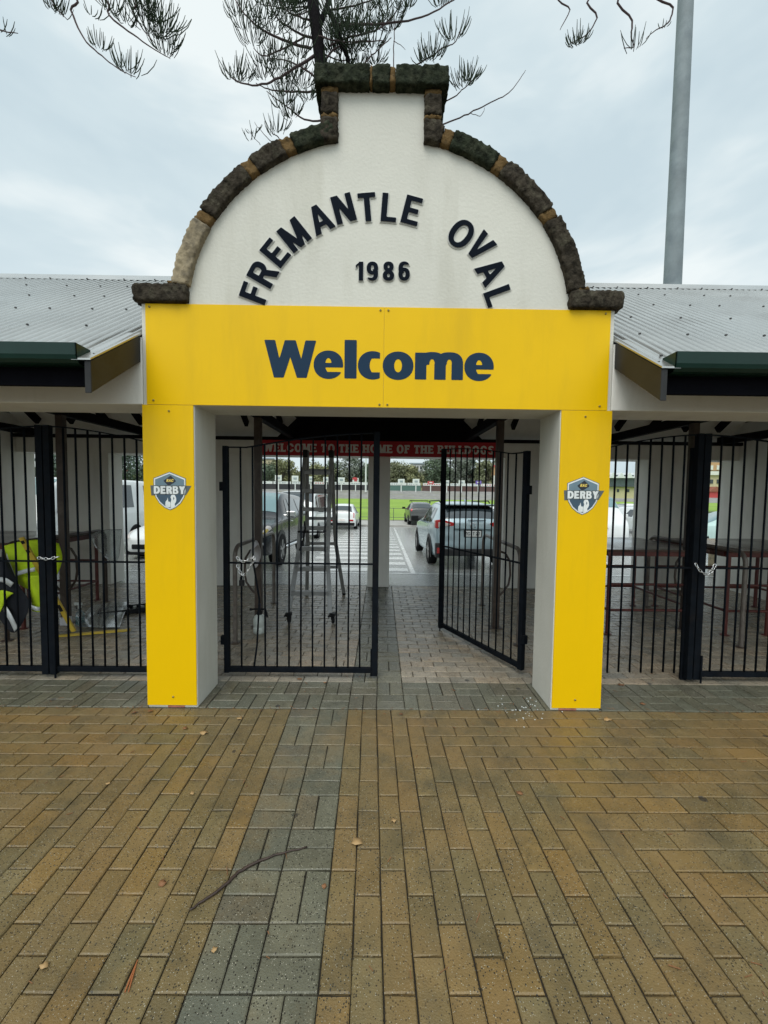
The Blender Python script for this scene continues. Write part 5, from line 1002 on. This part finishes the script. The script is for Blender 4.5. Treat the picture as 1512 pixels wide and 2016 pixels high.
for i in range(22): tr_px('hazy low bushy tree in the continuous band behind the taller hillside trees',505+i*22.5,925+7*math.sin(i*2.3),957,44,205+4*math.sin(i*1.7),LM[(i*3+i//4)%4],300+i,1500,1.1)
# ---------------------------------------------------------------- buildings beyond
BC=mat('cream_building',(.50,.44,.28),.8); BO=mat('orange_brick_building',(.46,.28,.15),.85,0,.08,1); BWW=mat('building_white_band',(.62,.62,.58),.7); DKW=mat('dark_window',(.04,.05,.055),.2); GRN2=mat('white_grandstand_roof',(.62,.64,.64),.5)
def px_box(x0,x1,y0,y1,Y,d=8): a=at(x0,y0,Y);b=at(x1,y1,Y); return (a.x,b.x,Y,Y+d,b.z,a.z)
def bldg(name,label,x0,x1,y0,y1,Y,m,cat='building'):
    q=px_box(x0,x1,y0,y1,Y); t=thing(name,label,cat,((q[0]+q[1])/2,Y,q[4])); MB().bx(*q).build('wall',m,t); return t,q
def pane(t,x0,x1,y0,y1,Y,m=None,name='window',off=.1): q=px_box(x0,x1,y0,y1,Y-off,off*.8); MB().bx(q[0],q[1],Y-off,Y-off*.2,q[4],q[5]).build(name,m or DKW,t)
t,q=bldg('house','white flat roofed house on the hill above the trees',809,840,913,930,215,BWW); pane(t,806,842,911,914,215,GRY2,'roof',.6); [pane(t,x,x+4,918,924,215) for x in(813,820,827,834)]; pane(t,810,840,926,927,215,GRY2,'balcony',.8)
t,q=bldg('apartment_block','orange and cream apartment block seen through the right wing',1345,1470,872,975,60,BC)
pane(t,1345,1470,872,927,60,BO,'upper_wall',.25); pane(t,1345,1470,927,936,60,BWW,'band',.4)
for x in(1352,1366,1382,1398,1412,1426,1442): pane(t,x,x+6,944,952,60); pane(t,x,x+6,916,925,60,BWW,'window_surround',.35)
pane(t,1350,1375,962,975,60,BWW,'lobby',.5)
q=MB(); a=at(1402,968,58); 
t2=thing('porch','small red roofed porch below the apartment block','porch',(a.x,58,0)); p1=at(1396,968,58);p2=at(1428,968,58);p3=at(1412,958,58); q.prism([p1,p2,p3],(0,2,0)); q.build('roof',mat('red_tile_roof',(.25,.09,.06),.8),t2); a=at(1399,980,58);b=at(1425,968,58); MB().bx(a.x,b.x,58.2,60,a.z,b.z).build('wall',RED2,t2)
t,q=bldg('grandstand','long cream grandstand with white zigzag roof and dark glazing',1150,1300,958,982,95,BC)
pane(t,1150,1300,934,960,95,mat('grandstand_glazing',(.06,.085,.085),.25,0,.3,1),'glazing',.3)
[pane(t,x,x+4,963,969,95,name='window') for x in(1165,1185,1215,1235,1255)]; pane(t,1150,1300,956,959,95,FM,'balcony',.8)
for i in range(10):
    x=1152+i*16; p1=at(x,941,94);p2=at(x+16,941,94);p3=at(x+8,930,94); q=MB(); q.prism([p1,p2,p3],(0,9,0)); q.build('roof_bay',BWW if i%1 else GRN2,t)
t,q=bldg('house','pale orange house at the right end of the oval trees',972,996,918,936,175,BO); pane(t,972,996,916,919,175,RED2,'roof',.5); pane(t,972,996,936,960,174,BWW,'lower_wall',.4)
t,q=bldg('house','tan house on the slope at the far left of the trees',505,538,903,918,205,BC); pane(t,503,540,901,904,205,GRY2,'roof',.6)
# light towers
def tower(label,x,ytop,ybot,Y,r0,r1,m,lamps=False,z0=None):
    a=at(x[0],ybot,Y); b=at(x[1],ytop,Y); z0=z0 if z0 is not None else a.z; t=thing('light_pole',label,'light pole',(a.x,Y,z0),None)
    h=30 if not lamps and Y<50 else b.z-z0; q=MB(); q.tube([(a.x,Y,z0),(a.x,Y,z0+h*.5),(a.x,Y,z0+h)],[r0,(r0+r1)/2,r1],20); q.build('pole',m,t,smooth=True,auto=50)
    q=MB(); q.lathe([(r0*1.5,0),(r0*1.5,.04),(r0,.05)],(a.x,Y,z0),16); q.build('base_plate',m,t)
    if lamps:
        for j in range(3): q=MB(); q.box((a.x,Y-.2,z0+h-1*j*.7),(3.2,.3,.45)); q.build('lamp_bank',WB,t)
    return t
zg_=gz(13); tower('tall grey steel light pole rising behind the right roof',(1324,1324),0,555,13.2,.36,.22,GALV,z0=zg_)
tp=bpy.data.objects[[o.name for o in bpy.data.objects if o.name.startswith('light_pole')][-1]]
q=MB(); q.box((tp.location.x,13.2,zg_+30),(2.6,.4,.5)); q.build('lamp_bank',WB,tp)
tower('slim pale light tower across the oval by the middle column',(720,720),885,962,160,.35,.25,WB,True,z0=1.6)
q=at(112/1.0,900,60)
tower('white flag pole at the left between the wing columns',(59,59),880,940,30,.12,.10,WB,True,z0=-.6)
# ---------------------------------------------------------------- pines
def smooth_path(P,n=5):
    P=[Vector(p) for p in P]; o=[]
    for i in range(len(P)-1):
        for k in range(n): o.append(Vector(crv([tuple(p) for p in P],(i+k/n)/(len(P)-1))))
    return o+[P[-1]]
def spray(fol,c,d,size,n,rd,up=Vector((0,0,1)),r=.0042):
    """fan of upswept branchlets along direction d around c"""
    d=Vector(d).normalized(); x=Vector((1,0,0))
    for i in range(n):
        t=(i/(n-1)-.5); base=c+d*(t*size*.8)+Vector((rd.gauss(0,.05),rd.gauss(0,.08),rd.gauss(0,.03)))*size
        L_=size*rd.uniform(.6,1.2)*(1-.3*abs(t)); a=t*1.15+rd.gauss(0,.16); y=Vector((0,rd.gauss(0,.4),0))
        d1=(x*(a*1.5)+y+up*.8).normalized(); d2=(x*a+y*.6+up).normalized(); d3=(x*(a*.6)+y*.3+up).normalized()
        p1=base+d1*L_*.3; p2=p1+d2*L_*.45; p3=p2+d3*L_*.35
        fol.tube([base,p1,p2,p3],[r*.8,r*1.2,r*1.1,r*.6],4,cap=False)
def pine(name,label,loc,trunk,limbs,branches,sprays,seed,jit=.005):
    rd=random.Random(seed); t=thing(name,label,'tree',loc,'norfolk pines around the gateway')
    for P,r in trunk: q=MB(); q.tube(smooth_path(P,4),[r[0]+(r[1]-r[0])*i/(4*(len(P)-1)) for i in range(4*(len(P)-1)+1)],9); q.build('trunk',BARK,t,smooth=True)
    for P,r0,r1,dark in branches:
        S=smooth_path(P,5); q=MB(); n=len(S); q.tube([p+Vector((rd.gauss(0,jit),rd.gauss(0,jit),rd.gauss(0,jit))) for p in S],[r0+(r1-r0)*i/(n-1) for i in range(n)],6); q.build('branch',BARK if dark else TWIG,t,smooth=True)
    for c,d,size,n,r in sprays: q=MB(); spray(q,c,d,size,n,rd,r=r); q.build('foliage',NEED,t)
    return t
PY=5.0
def A5(x,y,dy=0): return at(x,y,PY+dy)
tb=at(747,1100,PY); tb.z=gz(5.2)-.05
trunk=[([tb,A5(748,900),A5(700,560),A5(652,290),A5(632,130),A5(608,-60),A5(585,-260),A5(560,-520)],(.15,.09)),([A5(625,60,.2),A5(650,-10,.25),A5(640,-60,.3)],(.06,.03))]
br=[];sprs=[]
def B5(pts,r0=.022,r1=.007,dark=False,dy=0): br.append(([A5(x,y,dy) for x,y in pts],r0,r1,dark))
def S5(x,y,size=42,n=16,dx=1,dz=.25,dy=0): 
    s=size*(PY+CD)/FPX*.85; sprs.append((A5(x,y,dy),(dx,0,dz),s,int(n*1.5),.0062))
B5([(645,15),(665,60),(680,105),(692,140),(700,200)],.05,.03,True)
B5([(620,110),(570,140),(525,165),(480,165),(452,150)],.028,.008); B5([(622,180),(575,180),(535,176),(505,165)],.02); B5([(636,238),(600,235),(565,210),(525,180)],.018); B5([(612,95),(555,78),(505,50),(470,12),(458,-20)],.026)
B5([(615,75),(580,62),(545,35),(522,-10)],.022); B5([(610,40),(570,25),(540,-15)],.02); B5([(650,50),(700,48),(760,46),(830,34),(885,5),(920,-20)],.026); B5([(650,90),(690,72),(740,60),(775,30),(800,-10)],.018); B5([(775,150),(775,95),(777,50),(775,20)],.012)
B5([(640,120),(660,95),(700,85),(760,80)],.02); B5([(700,150),(722,120),(748,95),(770,75)],.014); B5([(790,145),(830,122),(870,96),(895,84),(908,60)],.014); B5([(865,205),(895,190),(912,175),(930,158)],.012)
B5([(862,248),(905,232),(950,210),(990,190),(1015,168),(1034,138)],.014,.005); B5([(925,222),(945,228),(955,212)],.006,.004); B5([(545,290),(520,265),(500,240)],.008,.004); B5([(512,285),(498,268),(487,255)],.006,.003); B5([(560,280),(548,270),(535,262)],.012)
B5([(640,20),(700,10),(760,-10)],.02); B5([(605,70),(560,95),(520,110),(500,95)],.018); B5([(618,150),(590,130),(560,118),(530,115)],.018); B5([(655,60),(672,100),(660,140)],.016,.01,True); B5([(775,80),(790,90),(798,100)],.006,.003)
for a_ in [(462,150),(480,160,38),(520,152,44),(548,140),(560,165,40),(500,85,50),(470,30,46),(490,55,50),(520,40,46),(545,60,48),(560,30,50),(585,60,46),(590,110,46),(580,150,44),(600,170,44),(610,195,40),(560,210,42),(575,228,34),(545,105,44),(520,125,42),(530,10,50),(575,5,46),(545,262,44,14),(560,185,34),(600,25,40),
          (660,30,46),(690,50,46),(720,60,46),(700,95,46),(660,100,44),(735,95,44),(750,50,40),(775,35,46),(720,20,44),(680,130,34),(670,70,40),(740,125,34),(770,60,40),(750,10,40),(853,115,48),(838,118,34),(893,75,46),(912,168,40),(925,158,34),(870,8,40),(800,15,30),(640,140,36),(655,15,40),(705,130,34)]:
    x,y=a_[:2]; sz=a_[2] if len(a_)>2 else 42; n=a_[3] if len(a_)>3 else 17; S5(x,y,sz,n,dy=random.uniform(-.45,.45))
_r2=random.Random(3)
for i in range(7):
    y0_=_r2.uniform(-30,140); x0_=618+y0_*.12; sg_=_r2.choice((-1,1)); ln=_r2.uniform(40,120); x1_=x0_+sg_*ln; y1_=y0_+_r2.uniform(-5,30)-ln*.15; dy_=_r2.uniform(-.5,.7)
    if y1_>125: continue
    B5([(x0_,y0_),((x0_+x1_)/2,(y0_+y1_)/2+8),(x1_,y1_)],.014,.006,False,dy_)
    for t_ in (.35,.65,.95): S5(x0_+(x1_-x0_)*t_,y0_+(y1_-y0_)*t_-12,_r2.uniform(30,42),16,dy=dy_)
for x,y in [(500,262),(495,275)]: S5(x,y,22,4)
for x,y,sz in [(560,-120,90),(620,-160,90),(680,-120,90),(520,-220,100),(600,-260,100),(660,-240,90),(540,-340,90),(600,-400,80),(640,-330,80)]: S5(x,y,sz,26)
pine('norfolk_pine','dark norfolk pine with upswept foliage rising behind the arch',(tb.x,PY,tb.z),trunk,[],br,sprs,5)
def overhang(label,Y,tx,pts,spr,seed,limbz):
    rd=random.Random(seed); A_=lambda x,y:at(x,y,Y)
    base=Vector((tx,Y+.5,-.02)); topz=limbz+3
    trunk=[([base,(tx+.05,Y+.5,limbz*.5),(tx,Y+.5,limbz),(tx-.1,Y+.5,topz)],(.24,.08))]
    br=[]; 
    for P in pts:
        top=A_(*P[0]); root=Vector((tx,Y+.5,limbz+.6)); mid=root.lerp(top,.55); mid.z=max(top.z+.5,limbz+.3)
        br.append(([root,mid]+[A_(*p) for p in P],.014,.0028,False))
    sp=[(A_(x,y+sz*.22),(1,0,dz),sz*(Y+CD)/FPX*.95,int(n*1.0),.0034) for x,y,sz,n,dz in spr]
    pine('norfolk_pine',label,(tx,Y+.5,0),trunk,[],br,sp,seed,.0015)
overhang('norfolk pine outside at left whose branch tips hang into the sky',1.0,-6.6,[[(128,-30),(140,20),(165,75),(200,110),(235,137),(267,152)],[(180,-30),(215,30),(262,68),(305,98),(335,116)],[(235,-30),(262,25),(285,62),(305,85)],[(80,-20),(105,12),(132,38)],[(-60,30),(-20,52),(10,62),(36,66)]],
 [(195,86,34,16,-.6),(255,135,44,18,-.4),(240,125,36,8,-.6),(325,95,46,22,-.5),(300,55,60,34,-.6),(318,40,60,34,-.7),(285,20,60,30,-.6),(250,38,44,20,-.6),(215,12,40,18,-.6),(185,28,30,7,-.7),(105,12,34,16,-.6),(120,20,30,14,-.8),(2,58,34,7,-.2),(330,75,46,20,-.5),(270,5,50,20,-.4)],21,7.6)
overhang('norfolk pine outside at right whose bare twigs hang by the light pole',1.0,7.2,[[(1138,-30),(1122,20),(1103,58)],[(1195,-30),(1175,35),(1155,68),(1122,86)],[(1246,-30),(1245,40),(1243,72),(1248,92),(1228,94)],[(1318,-30),(1325,15),(1315,45),(1290,60),(1272,76)]],
 [(1140,80,34,20,.5),(1128,84,24,10,.3),(1250,88,36,9,.5),(1306,52,16,4,.2)],22,7.4)
# ---------------------------------------------------------------- litter on the pavers
LF=[mat('dry_leaf_tan',(.36,.23,.10),.7),mat('dry_leaf_brown',(.20,.09,.035),.7)]
lf=[(703,1660,10,0,'curled tan leaf lying in the middle of the pavers'),(472,1416,6,0,'tan leaf near the left pillar beside the grey strip'),(365,1436,5,1,'brown leaf left of the left pillar base'),(402,1444,7,0,'curled tan leaf below the left pillar'),(265,1404,5,1,'small brown leaf in front of the left gate'),(296,1402,5,1,'small brown leaf at the foot of the left pillar'),(790,1408,4,1,'small red brown leaf on the boundary joint'),(1023,1563,6,1,'orange brown leaf on the pavers right of centre'),(1196,1418,7,0,'long pale chip below the right pillar'),(775,1618,5,0,'tiny tan leaf right of the curled tan leaf'),(422,1873,5,0,'tan seed on the grey strip near the bottom'),(87,1906,5,0,'tan seed near the bottom left corner'),(638,1748,4,1,'small rust leaf at the grey strip edge'),(320,1742,6,1,'rust fragment left of the stick'),(378,1565,4,0,'small pale chip left of the grey strip'),(1222,1350,6,1,'brown leaf behind the right pillar'),(590,1338,5,1,'brown leaf under the closed gate'),(640,1345,4,1,'small brown leaf under the closed gate beside another'),(1265,1387,5,1,'brown leaf in front of the right gate'),(212,1545,4,0,'small pale chip at the left of the pavers')]
for i,(x,y,s_,mi_,lab) in enumerate(lf):
    p=gp(x,y); dist=(p-CAMP).length; r_=s_*dist/FPX; rd=random.Random(i); a0=rd.uniform(0,6)
    q=MB(); n=9; vs=[p+Vector((0,0,.012))]+[p+Vector((r_*math.cos(a0+2*PI*k/n)*(1 if k%2 else .7),.7*r_*math.sin(a0+2*PI*k/n),.003+rd.uniform(0,.014))) for k in range(n)]
    q.add(vs,[(0,1+k,1+(k+1)%n) for k in range(n)]); o=q.build('leaf',LF[mi_],loc=p,smooth=True); m_=o.modifiers.new('t','SOLIDIFY'); m_.thickness=.001
    tag(o,lab,'leaf','dry leaves and chips on the pavers')
STK=mat('wet_stick_bark',(.035,.020,.014),.5,0,.4,30)
P=[gp(x,y)+Vector((0,0,.007)) for x,y in[(374,1795),(400,1776),(440,1748),(470,1720),(510,1698),(550,1684),(605,1670)]]
q=MB(); S=smooth_path(P,5); q.tube([p+Vector((random.gauss(0,.0015),random.gauss(0,.0015),0)) for p in S],[.0035+.0035*math.sin(PI*min(1,i/(len(S)-1)*1.1)) for i in range(len(S))],7); tag(q.build('stick',STK,loc=P[0],smooth=True),'long thin curved dark stick lying across the grey paver strip','stick')
NDL=mat('orange_dead_needle',(.30,.10,.03),.7); P=[gp(x,y)+Vector((0,0,.004)) for x,y in[(246,1955),(258,1925),(271,1892)]]; q=MB(); q.tube(P,[.0025,.004,.002],6); q.tube([P[0]+Vector((.012,0,0)),P[1]+Vector((.006,0,.002)),P[2]],[.002,.003,.001],6); tag(q.build('dead_pine_needles',NDL,loc=P[0]),'orange dead pine needles at the bottom left of the pavers','needles')
pb=MB()
for i in range(46):
    x=random.gauss(1035,40); y=random.gauss(1398,14); p=gp(x,y); 
    if p.x<1.38 or p.y<-.02: pb.box(p+Vector((0,0,.003)),(random.uniform(.003,.010),random.uniform(.003,.008),.004),Matrix.Rotation(random.uniform(0,3),3,'Z'))
lt=MB()
for i in range(420):
    z_=random.random()
    if z_<.35: x,y=random.uniform(-6,6),-.008+random.gauss(0,.02)
    elif z_<.6: x,y=random.uniform(-6,6),random.uniform(.02,1.3)
    else: x,y=random.uniform(-4,4),random.uniform(-2.4,0)
    if 1.35<abs(x)<1.83 and y>-.02 and y<.42: continue
    a=random.uniform(0,PI); l=random.uniform(.004,.022); lt.bar((x-l*math.cos(a),y-l*math.sin(a),.003),(x+l*math.cos(a),y+l*math.sin(a),.003+random.uniform(0,.003)),random.uniform(.001,.004),.002)
tag(lt.build('leaf_litter',LF[1]),'fine brown plant litter scattered over the pavers','litter',kind='stuff')
tag(pb.build('paint_chips',SHW),'scattered white paint chips at the foot of the right pillar','debris',kind='stuff')
for o in bpy.data.objects:
    if '_o' in o.keys(): del o['_o']
